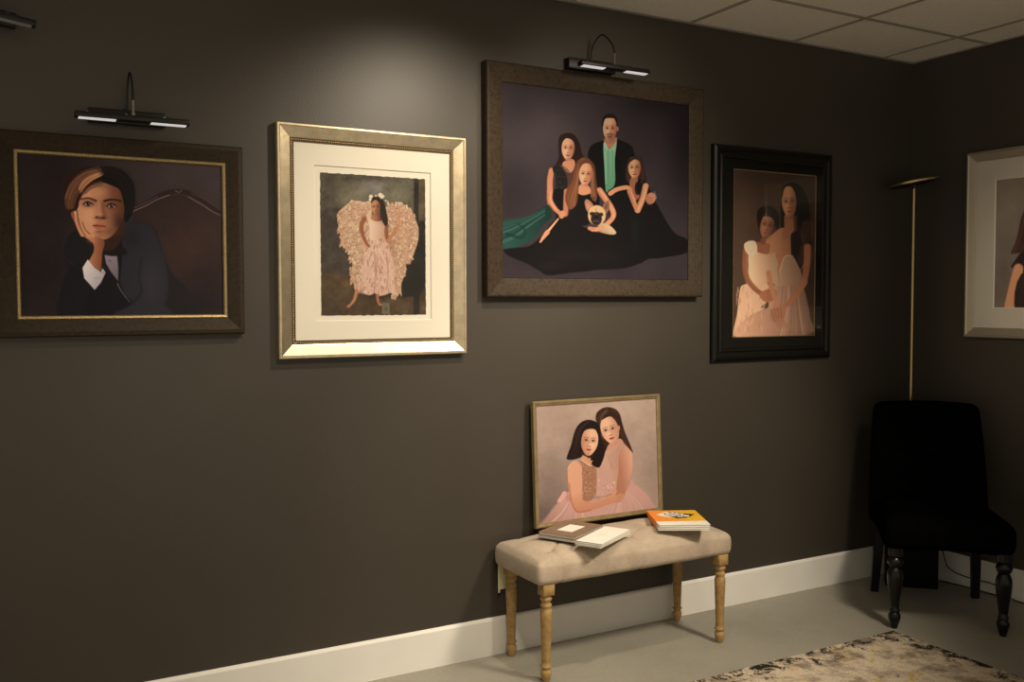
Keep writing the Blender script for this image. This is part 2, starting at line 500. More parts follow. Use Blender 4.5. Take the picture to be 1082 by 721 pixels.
        self.blob(*P(.1 * light, .95), w * .5, h * .12, dk, .5, rot)

    def hair(self, pts_list, cols, w=.7, a=.6, n=30, jit=1.5):
        """strands interpolated between two guide lines"""
        for A, B in pts_list:
            A = np.array(A, float); B = np.array(B, float)
            for _ in range(n):
                t = self.rs.rand(); P = A * (1 - t) + B * t + self.rs.randn(2) * jit * .3
                P = P + self.rs.randn(len(A), 2) * jit * .15
                c = cols[self.rs.randint(len(cols))]
                self.line([tuple(q) for q in P], c, w * (.6 + .8 * self.rs.rand()), w * .4, .7, a * (.5 + .5 * self.rs.rand()))

    warm = (1.0, 0.96, 0.88)
    contrast = 1.0

    def build(self, name, parent, K, y, m='print', z=0, deckle=None, x=0):
        nx, ny = self.nx, self.ny
        s = np.clip(70 * (np.clip(self.C, 0, 255) / 70) ** self.contrast * np.array(self.warm), 0, 255) / 255.0
        lc = np.where(s <= .04045, s / 12.92, ((s + .055) / 1.055) ** 2.4)
        alb = np.clip(lc / np.array(K), 0.0015, 0.92)
        uu, vv = self.u.copy(), self.v.copy()
        if deckle:
            rs = np.random.RandomState(5); am = deckle
            e = vnoise(np.arange(max(nx, ny)) * 1.0, np.zeros(max(nx, ny)), 7, 9, 3)
            vv[0] += am * e[:nx]; vv[-1] += am * e[::-1][:nx]; uu[:, 0] += am * e[:ny]; uu[:, -1] += am * e[::-1][:ny]
        co = np.stack([(uu - .5) * self.wd + x, np.full(uu.shape, -y), (.5 - vv) * self.ht + z], -1).reshape(-1, 3)
        i = np.arange(nx * ny).reshape(ny, nx)
        f = np.stack([i[1:, :-1], i[1:, 1:], i[:-1, 1:], i[:-1, :-1]], -1).reshape(-1, 4)
        # a thin sheet: back corners joined to the front rim
        nb = nx * ny; th = 0.0012
        rim = np.concatenate([i[0, :], i[1:, -1], i[-1, :-1][::-1], i[1:-1, 0][::-1]])
        back = co[rim] + np.array([0, th, 0])
        nr = len(rim); k = np.arange(nr); k2 = (k + 1) % nr
        side = np.stack([rim[k], rim[k2], nb + k2, nb + k], -1)
        allco = np.concatenate([co, back]); quads = np.concatenate([f, side])
        me = bpy.data.meshes.new(name)
        nq = len(quads); me.vertices.add(len(allco)); me.vertices.foreach_set('co', allco.ravel())
        me.loops.add(nq * 4 + nr); me.polygons.add(nq + 1)
        me.loops.foreach_set('vertex_index', np.concatenate([quads.ravel(), (nb + k)]).astype(np.int32))
        st = np.concatenate([np.arange(nq) * 4, [nq * 4]]).astype(np.int32)
        me.polygons.foreach_set('loop_start', st)
        me.update(calc_edges=True); me.validate()
        at = me.color_attributes.new('ink', 'FLOAT_COLOR', 'POINT')
        cl = np.ones((len(allco), 4)); cl[:nb, :3] = alb.reshape(-1, 3); cl[nb:, :3] = .7
        at.data.foreach_set('color', cl.ravel())
        me.materials.append(M[m])
        o = bpy.data.objects.new(name, me); COL.objects.link(o); o.parent = parent
        return o

# ------------------------------------------------------------------ the portraits
K1 = (0.706, 0.603, 0.441); K2 = (1.231, 1.084, 0.822); K3 = (1.730, 1.406, 0.975); K4 = (0.562, 0.493, 0.361); K5 = (1.244, 1.035, 0.755); K6 = (0.274, 0.239, 0.168)
# --- boy resting his cheek on his hand
A1 = A = Art([(18.5, 163.5), (235.5, 176.5), (237.3, 333.6), (22.9, 336.0)], .6, .5, 460, 340, 3)
A.bg((50, 41, 40)); A.blob(200, 178, 90, 30, (62, 51, 49), .8); A.blob(60, 190, 40, 60, (38, 29, 29), .9); A.blob(40, 300, 60, 60, (33, 26, 26), .9)
q = zc(0, 200, 4.007); qa = zc(60, 170, 9.01); qb = zc(60, 240, 7.21); qc = zc(0, 60, 4.007)
A.fill(qc((560, 665), (620, 638), (680, 606), (745, 590), (800, 598), (860, 630), (900, 656), (940, 680), (960, 1100), (560, 1100)), (46, 34, 32), 2)
A.blob(200, 262, 32, 26, (62, 43, 35), .6); A.blob(225, 300, 30, 30, (38, 29, 28), .7); A.blob(190, 322, 60, 16, (28, 24, 26), .9)
A.line(qc((560, 655), (620, 628), (680, 593), (745, 576), (800, 584), (860, 616), (900, 643), (945, 672)), (42, 28, 28), 5, 5, 1.5)
A.line(qc((563, 662), (620, 637), (665, 612), (720, 592)), (120, 98, 92), 1.0, .8, .9, .9); A.line(qc((563, 650), (620, 624), (670, 597)), (100, 80, 76), .8, .6, .9, .8)
A.line(qc((745, 574), (760, 580), (772, 572)), (105, 82, 76), 1.2, 1, 1, .7); A.line(qc((800, 600), (860, 634), (900, 660), (938, 678)), (112, 92, 88), 1.0, .8, .9, .8)
A.line(qc((815, 585), (870, 610), (920, 645), (940, 655)), (84, 66, 64), .8, .6, .9, .7)
A.noise(24, 4, 1); A.noise(3, 2, 2)
# jacket
A.fill(q((345, 175), (295, 205), (272, 290), (290, 350), (262, 430), (258, 540), (260, 580), (720, 580), (850, 540), (800, 430), (735, 370), (700, 300), (682, 240), (655, 172), (600, 148), (520, 152), (430, 220)), (31, 28, 30), 2.5)
A.fill(q((505, 160), (600, 150), (652, 175), (680, 245), (705, 330), (712, 430), (690, 500), (640, 535), (560, 520), (520, 420), (500, 300)), (42, 39, 45), 4, .85)
A.blob(*q((640, 400))[0], 10, 22, (50, 46, 53), .7); A.blob(*q((560, 215))[0], 8, 10, (30, 31, 36), .8)
A.fill(q((262, 430), (300, 340), (350, 330), (440, 430), (520, 480), (500, 545), (260, 545)), (26, 24, 26), 3)
A.fill(q((440, 350), (500, 400), (530, 455), (560, 480), (480, 540), (350, 520)), (22, 20, 23), 3, .9)
A.fill(q((480, 545), (560, 495), (620, 480), (690, 490), (720, 545)), (42, 39, 44), 4, .9)
A.line(q((560, 490), (600, 440), (590, 380), (600, 300)), (22, 22, 28), 2, 1, 3, .6); A.line(q((270, 290), (320, 330), (340, 350)), (38, 38, 46), 1.5, 1, 2, .7)
A.fill(q((440, 180), (505, 190), (520, 260), (505, 400), (470, 350), (440, 290)), (24, 21, 24), 2)
# shirt, bow tie
A.fill(qb((365, 215), (462, 222), (472, 320), (470, 420), (415, 350), (380, 290)), (128, 114, 122), 1.4, c2=(96, 84, 92), g=(qb((360, 240))[0], qb((470, 420))[0]), smooth=False)
A.line(qb((405, 265), (412, 272)), (90, 78, 85), 2, 2, 1, .7)
A.fill(qb((340, 165), (420, 150), (520, 170), (530, 220), (440, 232), (380, 225), (345, 215)), (26, 22, 24), 2)
A.line(qb((465, 440), (490, 490), (530, 545), (560, 575)), (92, 84, 90), 1.2, .6, 1, .9)
# neck, face, hair
A.fill(qa((470, 640), (600, 600), (640, 640), (620, 760), (540, 860), (440, 850)), (50, 33, 26), 4)
A.fill(qa((140, 520), (175, 500), (215, 560), (215, 620), (170, 590)), (135, 84, 58), 1.5)
A.fill(qa((205, 380), (250, 300), (340, 245), (440, 222), (560, 250), (628, 320), (648, 420), (645, 520), (615, 610), (565, 690), (500, 750), (420, 765), (330, 712), (262, 645), (218, 565), (198, 470)), (186, 134, 106), 1.6, c2=(88, 54, 38), g=(qa((330, 500))[0], qa((640, 470))[0]))
A.blob(*qa((400, 320))[0], 9, 5, (184, 130, 98), .7); A.blob(*qa((560, 320))[0], 5, 6, (118, 66, 48), .6)
A.blob(*qa((310, 540))[0], 6, 7, (204, 150, 116), .6); A.blob(*qa((600, 600))[0], 6, 10, (60, 37, 27), .8); A.blob(*qa((510, 690))[0], 7, 4, (110, 70, 48), .6); A.blob(*qa((420, 720))[0], 6, 3, (140, 92, 62), .6)
for (ex, ey, br) in ((305, 428, (30, 18, 14)), (527, 445, (26, 15, 12))):
    x, y = qa((ex, ey))[0]
    A.blob(x, y - .6, 6.6, 3.6, (84, 50, 34), .75); A.ell(x, y + .3, 4.2, 1.8, (168, 134, 118), 4, .8, .9); A.ell(x + .1, y + .1, 2.1, 2.1, (38, 22, 18), 0, .7)
    A.line([(x - 4.9, y + .6), (x - 1, y - 2.2), (x + 4.6, y + .4)], (24, 14, 12), 1.2, 1.0, .8); A.line([(x - 4, y + 1.8), (x, y + 2.8), (x + 4, y + 1.6)], (98, 62, 44), .9, .7, 1, .7)
    A.ell(x + .8, y - .4, .5, .5, (200, 190, 180), 0, .5, .8)
A.line(qa((232, 384), (300, 374), (345, 384), (378, 398)), (52, 30, 22), 1.4, 2.0, 1.5, .9); A.line(qa((458, 400), (510, 387), (565, 388), (614, 400)), (38, 22, 16), 2.3, 1.6, 1.5, .95)
A.line(qa((440, 420), (448, 480), (462, 545)), (104, 62, 42), 2.5, 4, 4, .65); A.line(qa((408, 420), (410, 500)), (182, 124, 84), 2, 2.4, 2.5, .5)
A.blob(*qa((418, 528))[0], 2.3, 2.0, (184, 126, 88), .8); A.blob(*qa((425, 560))[0], 6, 1.6, (78, 42, 30), .8); A.ell(*qa((384, 553))[0], 1.5, .8, (45, 22, 17), -20, .9); A.ell(*qa((452, 560))[0], 1.6, .8, (42, 20, 16), 15, .9)
A.blob(*qa((415, 600))[0], 3, 1.8, (150, 98, 68), .5)
A.fill(qa((352, 632), (390, 615), (412, 620), (435, 617), (468, 640), (445, 665), (410, 672), (375, 662)), (158, 94, 74), 1); A.line(qa((350, 633), (390, 634), (412, 638), (440, 637), (468, 642)), (64, 30, 24), .9, .9, .8)
A.blob(*qa((410, 690))[0], 4, 1.2, (104, 62, 44), .7)
A.fill(qa((150, 490), (118, 510), (95, 450), (62, 370), (58, 290), (80, 215), (130, 150), (210, 100), (310, 80), (400, 74), (500, 70), (600, 92), (680, 150), (735, 230), (752, 330), (748, 430), (715, 530), (672, 600), (645, 570), (648, 470), (632, 370), (600, 290), (540, 258), (450, 226), (390, 238), (320, 270), (262, 330), (222, 400), (205, 470)), (46, 29, 22), 1.6, c2=(24, 19, 18), g=(qa((200, 300))[0], qa((480, 250))[0]))
L_ = [(qa((410, 90), (260, 130), (150, 230), (90, 370), (100, 470)), qa((430, 150), (330, 220), (240, 300), (190, 380), (165, 470)))]
for wv in range(3):
    A.hair(L_, [(120, 78, 56), (146, 98, 70), (92, 58, 42), (64, 40, 31), (44, 29, 24), (80, 52, 42)], .9 - .2 * wv, .5, 90, 2.2)
A.hair([(qa((425, 112), (330, 150), (250, 215), (215, 275)), qa((440, 140), (350, 190), (280, 250), (232, 320)))], [(206, 156, 108), (184, 132, 90), (150, 102, 70), (110, 72, 50)], .8, .7, 46, 2.0)
A.hair([(qa((420, 100), (260, 140), (140, 240), (85, 370)), qa((425, 112), (300, 165), (190, 260), (140, 400)))], [(168, 120, 88), (60, 38, 30), (110, 74, 54)], .6, .55, 34, 2.0)
A.hair([(qa((435, 218), (350, 240), (280, 290), (235, 350)), qa((445, 250), (390, 262), (330, 288), (280, 330)))], [(150, 102, 72), (104, 66, 48), (70, 44, 34)], .6, .5, 26, 1.6)
A.line(qa((300, 84), (200, 100), (120, 155), (76, 225), (58, 300), (64, 380)), (46, 36, 34), 2.4, 2.4, 4, .55)
A.line(qa((560, 78), (660, 120), (730, 210), (752, 320), (745, 440)), (40, 32, 31), 2.4, 2.4, 5, .6)
A.hair([(qa((450, 80), (580, 110), (690, 220), (730, 380), (700, 500)), qa((470, 150), (560, 200), (640, 300), (670, 420), (665, 520)))], [(34, 27, 25), (20, 16, 15), (42, 34, 31)], .9, .4, 60, 1.8)
A.blob(*qa((446, 118))[0], 3.6, 4.2, (34, 26, 23), .85); A.blob(*qa((400, 92))[0], 6, 1.6, (58, 42, 35), .6)
# hand and cuff
A.fill(qb((165, 5), (200, 30), (215, 60), (262, 80), (330, 92), (368, 128), (352, 205), (345, 290), (332, 345), (248, 290), (268, 235), (288, 185), (275, 130), (212, 85), (180, 50)), (176, 122, 92), 1.4, c2=(112, 68, 48), g=(qb((230, 200))[0], qb((365, 210))[0]))
for a_, w_ in ((((182, 505), (192, 590), (218, 660), (250, 720)), 3.6), (((222, 538), (238, 620), (268, 690), (320, 730)), 3.4), (((262, 640), (290, 690), (350, 735)), 3.0)):
    A.line(qa(*a_), (186, 130, 98), w_ * .8, w_ * 1.2, 1.1)
A.line(qa((207, 545), (220, 620), (245, 680), (280, 730)), (92, 56, 40), .9, .9, .8, .8); A.line(qa((250, 600), (275, 668), (320, 712)), (90, 54, 38), .9, .9, .8, .7)
A.ell(*qa((184, 515))[0], 1.3, 2.0, (206, 156, 120), -8, .8, .8); A.ell(*qa((224, 548))[0], 1.2, 1.9, (200, 150, 112), -10, .8, .8)
A.blob(*qb((270, 110))[0], 4, 3, (178, 120, 84), .6)
A.fill(qb((240, 258), (200, 322), (214, 400), (293, 488), (342, 430), (376, 356), (352, 325), (338, 352), (292, 322)), (192, 182, 180), 1.2, c2=(152, 142, 146), g=(qb((220, 330))[0], qb((350, 400))[0]), smooth=False)
A.line(qb((338, 350), (365, 362)), (120, 110, 115), 1, 1, 1, .8); A.ell(*qb((312, 415))[0], 1.8, 1.8, (158, 148, 156), 0, .9); A.line(qb((290, 400), (330, 395)), (130, 122, 130), .8, .8, .9, .7)

A1.contrast = 1.10

# --- girl with feathered wings
A2 = A = Art([(338.3, 182.1), (449.2, 189.4), (450.1, 332.5), (339.9, 333.6)], .4, .5, 300, 400, 7)
qa = zc(350, 190, 9.01); qb = zc(350, 260, 9.61); qc = zc(280, 120, 4.918); qd = zc(280, 240, 4.918)
A.bg((96, 90, 74)); A.blob(350, 240, 14, 60, (60, 52, 42), .8); A.blob(372, 208, 18, 12, (132, 124, 102), .8); A.blob(396, 196, 12, 13, (140, 136, 132), .9); A.blob(420, 205, 14, 9, (128, 121, 100), .8)
A.blob(388, 188, 50, 4, (70, 62, 50), .7); A.fill(qd((285, -60), (450, -60), (450, 250), (285, 248)), (62, 52, 42), 3, .8); A.fill(qd((330, 60), (430, 60), (430, 230), (330, 230)), (72, 62, 52), 3, .5)
A.fill(qd((280, 252), (470, 250), (840, 250), (840, 470), (280, 470)), (82, 62, 38), 3); A.blob(370, 300, 18, 6, (104, 78, 46), .5); A.blob(430, 322, 30, 12, (84, 66, 44), .6); A.blob(345, 325, 14, 12, (62, 48, 34), .7)
A.fill(qc((775, 330), (800, 330), (800, 1200), (775, 1200)), (34, 29, 23), 2, .95); A.fill(qc((802, 335), (840, 335), (840, 800), (802, 800)), (88, 72, 52), 1.5, .9)
A.fill(qd((735, 60), (838, -20), (838, 300), (760, 360), (690, 330)), (28, 24, 19), 4, .95); A.blob(408, 312, 24, 4, (36, 28, 20), .9)
A.line(qc((838, 360), (838, 1250)), (60, 48, 34), 1, 1, 1); A.noise(9, 18, 1); A.noise(3.5, 12, 4); A.noise(1.6, 7, 2)
LW = qa((385, 235), (320, 212), (250, 205), (200, 200), (150, 235), (100, 280), (64, 340), (68, 430), (85, 520), (98, 600), (120, 665)) + qb((130, 20), (190, 80), (205, 155), (215, 200), (200, 265), (208, 340), (245, 400), (300, 465), (400, 300), (400, 0))
RW = qa((525, 265), (590, 238), (700, 255), (770, 320), (812, 400), (832, 480), (830, 570), (805, 650)) + qb((860, 20), (830, 110), (800, 185), (765, 180), (755, 280), (722, 360), (712, 420), (716, 515), (688, 480), (650, 545), (610, 470), (520, 300), (500, 0))
mk = np.maximum(A.mask(LW, 1.5), A.mask(RW, 1.5))
A.fill(LW, (218, 184, 148), 1.4); A.fill(RW, (212, 172, 140), 1.4)
rs = np.random.RandomState(4)
P_ = sorted([(rs.uniform(355, 444), rs.uniform(211, 318)) for _ in range(1500)], key=lambda p: -p[1] + abs(p[0] - 397) * .4)
for x, y in P_:
    iy = int(np.clip((y - 184) / 148 * 399, 0, 399)); ix = int(np.clip((x - 339) / 110.5 * 299, 0, 299))
    if mk[iy, ix] < .75: continue
    s_ = -1 if x < 396 else 1; an = math.radians(72 + rs.uniform(-28, 22)); L2 = rs.uniform(1.6, 3.4)
    dx, dy = s_ * math.cos(an) * L2, math.sin(an) * L2
    cl = [(236, 208, 176), (226, 192, 162), (222, 178, 154), (240, 216, 188), (214, 170, 146)][rs.randint(5)]
    A.line([(x + .3 * s_, y + .7), (x + dx + .3 * s_, y + dy + .8)], (150, 106, 80), 2.4, 2.0, 1.2, .55)
    A.line([(x, y), (x + dx, y + dy)], cl, 2.0, 1.8, .9, .85)
    A.line([(x, y + .2), (x + dx * .8, y + dy * .8)], tuple(min(255, v + 10) for v in cl), .7, .4, .8, .5)
A.blob(*qa((270, 300))[0], 4, 5, (208, 150, 118), .5); A.blob(*qa((640, 320))[0], 6, 5, (206, 146, 122), .45); A.blob(*qa((700, 500))[0], 8, 9, (206, 150, 124), .35)
A.blob(*qa((550, 640))[0], 5, 12, (150, 105, 82), .5)
# skirt
SK = qa((375, 560), (500, 555), (540, 600)) + qb((600, 60), (640, 200), (640, 330), (650, 480), (600, 478), (545, 500), (480, 508), (440, 480), (400, 500), (350, 492), (290, 468), (250, 430), (285, 330), (310, 180), (335, 60))
A.fill(SK, (224, 184, 164), 2.2); mk = A.mask(SK, 1)
for i in range(420):
    x = rs.uniform(374, 419); y = rs.uniform(250, 309)
    iy = int(np.clip((y - 184) / 148 * 399, 0, 399)); ix = int(np.clip((x - 339) / 110.5 * 299, 0, 299))
    if mk[iy, ix] < .7: continue
    A.line([(x, y), (x + rs.uniform(-.8, .8), y + rs.uniform(2, 4))], [(242, 212, 192), (232, 196, 176), (184, 128, 112), (212, 166, 148), (166, 110, 98), (238, 214, 190)][rs.randint(6)], 1.1, .7, .8, .7)
for x in (437, 560): A.line(qb((x, 60), (x + 15, 240), (x + 5, 430)), (172, 112, 104), 1.4, 1.2, 1.4, .5)
A.line(qb((470, 120), (455, 300)), (176, 108, 106), 1.2, 1, 1, .6)
A.line(qb((262, 462), (235, 545), (195, 600)), (196, 130, 92), 4.2, 2.2, 1); A.ell(*qb((178, 612))[0], 2.2, 1.7, (188, 116, 86), -30, 1); A.line(qb((275, 480), (255, 530)), (120, 78, 54), 1, .6, 1, .6)
A.line(qb((470, 505), (475, 560), (492, 592)), (172, 112, 82), 3.4, 2.4, 1); A.ell(*qb((500, 598))[0], 2.4, 1.1, (186, 120, 92), 8, .9)
# girl
A.line(qa((315, 370), (285, 430), (292, 505), (335, 605), (362, 632)), (158, 92, 62), 4.6, 2.6, 1.2); A.line(qa((330, 370), (305, 440), (310, 510)), (106, 60, 42), 1, .8, 1, .6)
A.fill(qa((372, 380), (405, 325), (450, 320), (500, 380), (480, 420), (390, 420)), (188, 122, 88), 1.4, c2=(130, 78, 56), g=(qa((400, 380))[0], qa((480, 380))[0]))
A.fill(qa((352, 395), (375, 372), (405, 392), (450, 398), (488, 388), (505, 450), (505, 560), (440, 575), (370, 570), (366, 470)), (240, 208, 184), 1.2, c2=(206, 164, 138), g=(qa((380, 480))[0], qa((505, 480))[0]))
A.line(qa((350, 335), (358, 375), (372, 395)), (232, 196, 164), 3, 2, 1.2)
A.line(qa((530, 430), (525, 500), (538, 580)), (150, 90, 62), 4.4, 3.6, 1.2); A.line(qa((540, 585), (595, 505), (640, 430)), (196, 132, 92), 4, 2.2, 1.1); A.ell(*qa((652, 405))[0], 2.8, 2.6, (218, 150, 118), 20, 1)
A.fill(qa((385, 175), (430, 160), (485, 185), (510, 240), (530, 330), (540, 400), (520, 445), (490, 400), (470, 330), (460, 240), (420, 200), (385, 235)), (36, 22, 17), 1.4)
A.face(*qa((424, 262))[0], 5.0, 7.6, -4, (196, 136, 98), (92, 54, 38), (150, 72, 62))
A.fill(qa((382, 215), (392, 180), (430, 172), (470, 190), (478, 240), (455, 215), (425, 192), (398, 205)), (34, 21, 16), .9)
for x, y, r in ((378, 160, 2.1), (372, 188, 1.6), (468, 145, 2.4), (490, 158, 2.0), (425, 153, 1.2), (478, 168, 1.6), (520, 200, 1.0)): A.ell(*qa((x, y))[0], r, r * .9, (238, 222, 196), 0, .8)
A.ell(*qa((425, 153))[0], .6, .6, (190, 160, 90), 0, .6)
A.blob(*qa((485, 350))[0], 3, 5, (52, 30, 22), .8); A.ell(*qa((470, 572))[0], 1.4, 1.2, (170, 130, 122), 0, .8)
A.fill(qb((518, 576), (594, 578), (594, 692), (516, 690)), (118, 112, 90), .8, .9, smooth=False); A.ell(*qb((556, 635))[0], 1.5, 2.0, (84, 78, 60), 0, .8, .8); A.line(qb((545, 660), (570, 660)), (90, 84, 66), .7, .7, .6, .7)

# --- family of four with a small dog
A3 = A = Art([(531.3, 85.1), (727.8, 110.0), (726.7, 295.7), (531.9, 293.5)], .9, .75, 430, 420, 11)
qa = zc(570, 110, 7.213); qb = zc(525, 190, 5.278); qc = zc(500, 30, 4.161)
A.bg((66, 55, 57)); A.blob(590, 135, 55, 42, (90, 77, 78), .85); A.blob(700, 100, 50, 30, (36, 29, 32), .9); A.blob(722, 150, 22, 60, (34, 27, 30), .8); A.blob(545, 110, 20, 30, (62, 52, 54), .7)
A.blob(690, 165, 22, 30, (70, 58, 60), .7); A.blob(545, 200, 20, 30, (52, 43, 46), .8); A.blob(620, 288, 130, 16, (62, 51, 55), .8); A.blob(560, 270, 20, 10, (48, 38, 42), .6); A.noise(30, 5, 1); A.noise(3, 2, 2)
# man
JK = qa((500, 268), (410, 300), (378, 350), (375, 400), (420, 480), (450, 640), (500, 700), (540, 740), (860, 760), (850, 660), (760, 480), (725, 370), (700, 310), (600, 262))
A.fill(JK, (19, 16, 16), 1.5); A.fill(qa((600, 290), (690, 330), (715, 400), (700, 560), (640, 540)), (32, 26, 26), 3, .6)
A.fill(qa((490, 305), (520, 325), (545, 330), (575, 320), (592, 285), (578, 420), (578, 600), (530, 652), (508, 656), (498, 480)), (150, 192, 158), 1, c2=(104, 150, 116), g=(qa((500, 330))[0], qa((585, 620))[0]))
A.line(qa((524, 330), (528, 480), (522, 640)), (84, 142, 104), .8, .8, .9, .8); A.line(qa((560, 330), (558, 480), (566, 590)), (92, 150, 112), .9, .6, 1.2, .5); A.line(qa((504, 360), (510, 600)), (178, 210, 180), .8, .8, 1.2, .6)
A.fill(qa((500, 255), (590, 245), (582, 300), (545, 332), (505, 305)), (200, 134, 102), 1.2)
A.fill(qa((490, 295), (505, 285), (528, 340), (510, 335)), (170, 204, 176), .7); A.fill(qa((592, 268), (580, 345), (548, 332), (572, 300)), (158, 196, 164), .7)
A.fill(qa((482, 160), (485, 100), (510, 72), (545, 64), (580, 80), (594, 110), (594, 160), (540, 130)), (38, 26, 22), 1.0)
A.face(*qa((540, 182))[0], 7.4, 13.4, 0, (240, 178, 142), (164, 104, 78), (150, 84, 70))
A.blob(*qa((540, 245))[0], 5, 4, (134, 92, 74), .7); A.line(qa((515, 224), (540, 218), (565, 224)), (104, 66, 52), 1, 1, 1, .7); A.fill(qa((484, 130), (490, 95), (540, 78), (588, 95), (593, 130), (575, 102), (540, 97), (505, 102)), (38, 26, 22), .9)
A.ell(*qa((598, 180))[0], 1.2, 2.4, (190, 124, 94), 0, .9)
# woman left
A.fill(qa((215, 212), (160, 235), (148, 310), (152, 400), (125, 470), (180, 470), (330, 420), (325, 360), (300, 270), (262, 222)), (48, 29, 25), 1.6)
A.hair([(qa((180, 230), (155, 320), (160, 420), (130, 470)), qa((200, 230), (175, 320), (185, 420), (170, 460))), (qa((250, 230), (290, 290), (315, 370), (320, 410)), qa((235, 240), (270, 300), (290, 370), (295, 420)))], [(74, 44, 36), (58, 34, 28), (36, 22, 20)], .8, .6, 26)
A.fill(qa((190, 430), (250, 410), (275, 440), (255, 510), (215, 500), (180, 460)), (206, 142, 108), 1.3)
A.face(*qa((222, 332))[0], 7.0, 12.0, 2, (228, 170, 136), (160, 102, 78), (176, 88, 80)); A.fill(qa((170, 300), (180, 250), (212, 232), (262, 250), (278, 310), (255, 268), (212, 252), (188, 270)), (52, 31, 26), 1)
A.line(qa((96, 500), (84, 580), (86, 700), (90, 760)), (200, 134, 100), 6, 6, 1.4)
A.fill(qa((105, 480), (150, 460), (185, 462), (240, 510), (270, 500), (270, 600), (230, 720), (200, 900), (125, 900), (122, 700), (120, 560)), (92, 62, 52), 1.5)
A.fill(qa((105, 478), (150, 460), (190, 500), (215, 560), (215, 640), (200, 740), (190, 900), (128, 900), (122, 700), (124, 560)), (38, 32, 33), 1.4)
for i in range(60):
    x, y = qa((rs.uniform(115, 205), rs.uniform(480, 760)))[0]; A.ell(x, y, .35, .35, (112, 104, 100), 0, .6, .7)
A.line(qa((182, 460), (215, 505), (248, 515)), (224, 170, 140), .8, .8, .8, .7)
# tulle, skirts
A.fill(qb((300, 135), (245, 160), (190, 195), (110, 212), (28, 238), (26, 372), (100, 378), (170, 350), (225, 310), (262, 250), (310, 200)), (44, 82, 72), 1.8, c2=(26, 54, 48), g=((530, 235), (575, 220)))
for k in range(16):
    t0 = rs.rand(); A.line(qb((270, 155 + 40 * t0), (180, 200 + 60 * t0), (100, 225 + 100 * t0), (30, 250 + 105 * t0)), [(78, 112, 98), (60, 96, 84), (24, 50, 44)][k % 3], .8, 1.6, 1.2, .5)
A.line(qb((120, 240), (160, 280), (140, 320), (60, 300)), (16, 50, 44), 1.5, 3, 2, .7)
BS = qb((300, 150), (340, 200), (300, 250), (262, 300), (190, 365), (100, 378), (42, 388), (60, 415), (110, 440), (180, 470), (240, 505), (290, 532), (400, 518), (480, 512), (560, 500), (640, 498), (720, 490), (800, 465), (850, 440), (930, 432), (1062, 402), (1062, 332), (1000, 300), (960, 250), (920, 180), (885, 120), (820, 40), (700, 40), (620, 80), (640, 260), (560, 290), (400, 200), (380, 60), (310, 60))
A.fill(BS, (20, 15, 16), 1.8); A.fill(qb((640, 60), (730, 40), (760, 90), (780, 190), (760, 350), (700, 330), (640, 250), (620, 120)), (17, 14, 15), 2.5)
A.blob(*qb((770, 270))[0], 4, 16, (26, 40, 34), .6); A.blob(*qb((420, 420))[0], 30, 8, (34, 25, 28), .6); A.blob(*qb((300, 480))[0], 16, 5, (42, 31, 34), .6); A.blob(*qb((620, 430))[0], 18, 10, (32, 23, 26), .6)
for k in range(22):
    x = rs.uniform(150, 800); y = rs.uniform(360, 470); A.line(qb((x, y), (x + rs.uniform(-60, 60), y + 40)), (40, 30, 33), .8, .4, 1.2, .3)
A.line(qb((845, 425), (850, 460)), (60, 48, 52), .8, .8, .8, .7)
# centre girl
A.line(qb((392, 60), (388, 120), (385, 190)), (188, 122, 90), 6, 5, 1.3)
A.line(qb((575, 55), (610, 105), (645, 160), (652, 200), (620, 240), (570, 272), (535, 275)), (214, 148, 112), 6.5, 4.2, 1.3)
A.fill(qa((290, 640), (330, 600), (380, 620), (400, 680), (350, 720), (290, 690)), (214, 150, 114), 1.3)
A.fill(qb((440, 68), (480, 82), (520, 74), (560, 55), (575, 120), (560, 200), (500, 250), (400, 240), (415, 150), (420, 100)), (22, 17, 19), 1.3)
A.fill(qa((330, 402), (290, 430), (268, 500), (250, 580), (215, 640), (200, 720), (235, 800), (285, 760), (300, 660), (310, 520), (380, 440), (410, 520), (400, 620), (395, 700), (430, 740), (445, 680), (432, 560), (425, 470), (385, 415)), (120, 74, 50), 1.5)
A.hair([(qa((330, 405), (285, 480), (260, 600), (215, 700), (230, 790)), qa((340, 415), (310, 500), (295, 620), (280, 720), (275, 770))), (qa((380, 415), (420, 500), (425, 600), (440, 700)), qa((370, 430), (405, 510), (400, 620), (400, 700)))], [(166, 110, 74), (138, 88, 60), (92, 56, 40), (188, 132, 90)], .8, .6, 40)
A.face(*qa((356, 532))[0], 7.2, 11.6, 5, (232, 172, 132), (164, 104, 76), (184, 92, 82)); A.fill(qa((302, 510), (315, 440), (355, 412), (400, 440), (412, 510), (395, 455), (352, 435), (322, 462)), (116, 72, 50), 1)
A.line(qb((345, 215), (310, 258), (275, 300)), (222, 168, 126), 1.6, 3.2, 1); A.line(qb((285, 290), (262, 320), (246, 344)), (206, 148, 112), 5, 2.2, 1); A.line(qb((300, 60), (300, 110), (330, 160), (362, 188)), (200, 134, 100), 6.2, 4.2, 1.3); A.ell(*qb((366, 190))[0], 3.2, 4.4, (210, 146, 110), 15, 1.2)
for k in range(3): A.line(qb((352, 175 + 12 * k), (378, 170 + 14 * k)), (140, 86, 62), .6, .6, .7, .6)
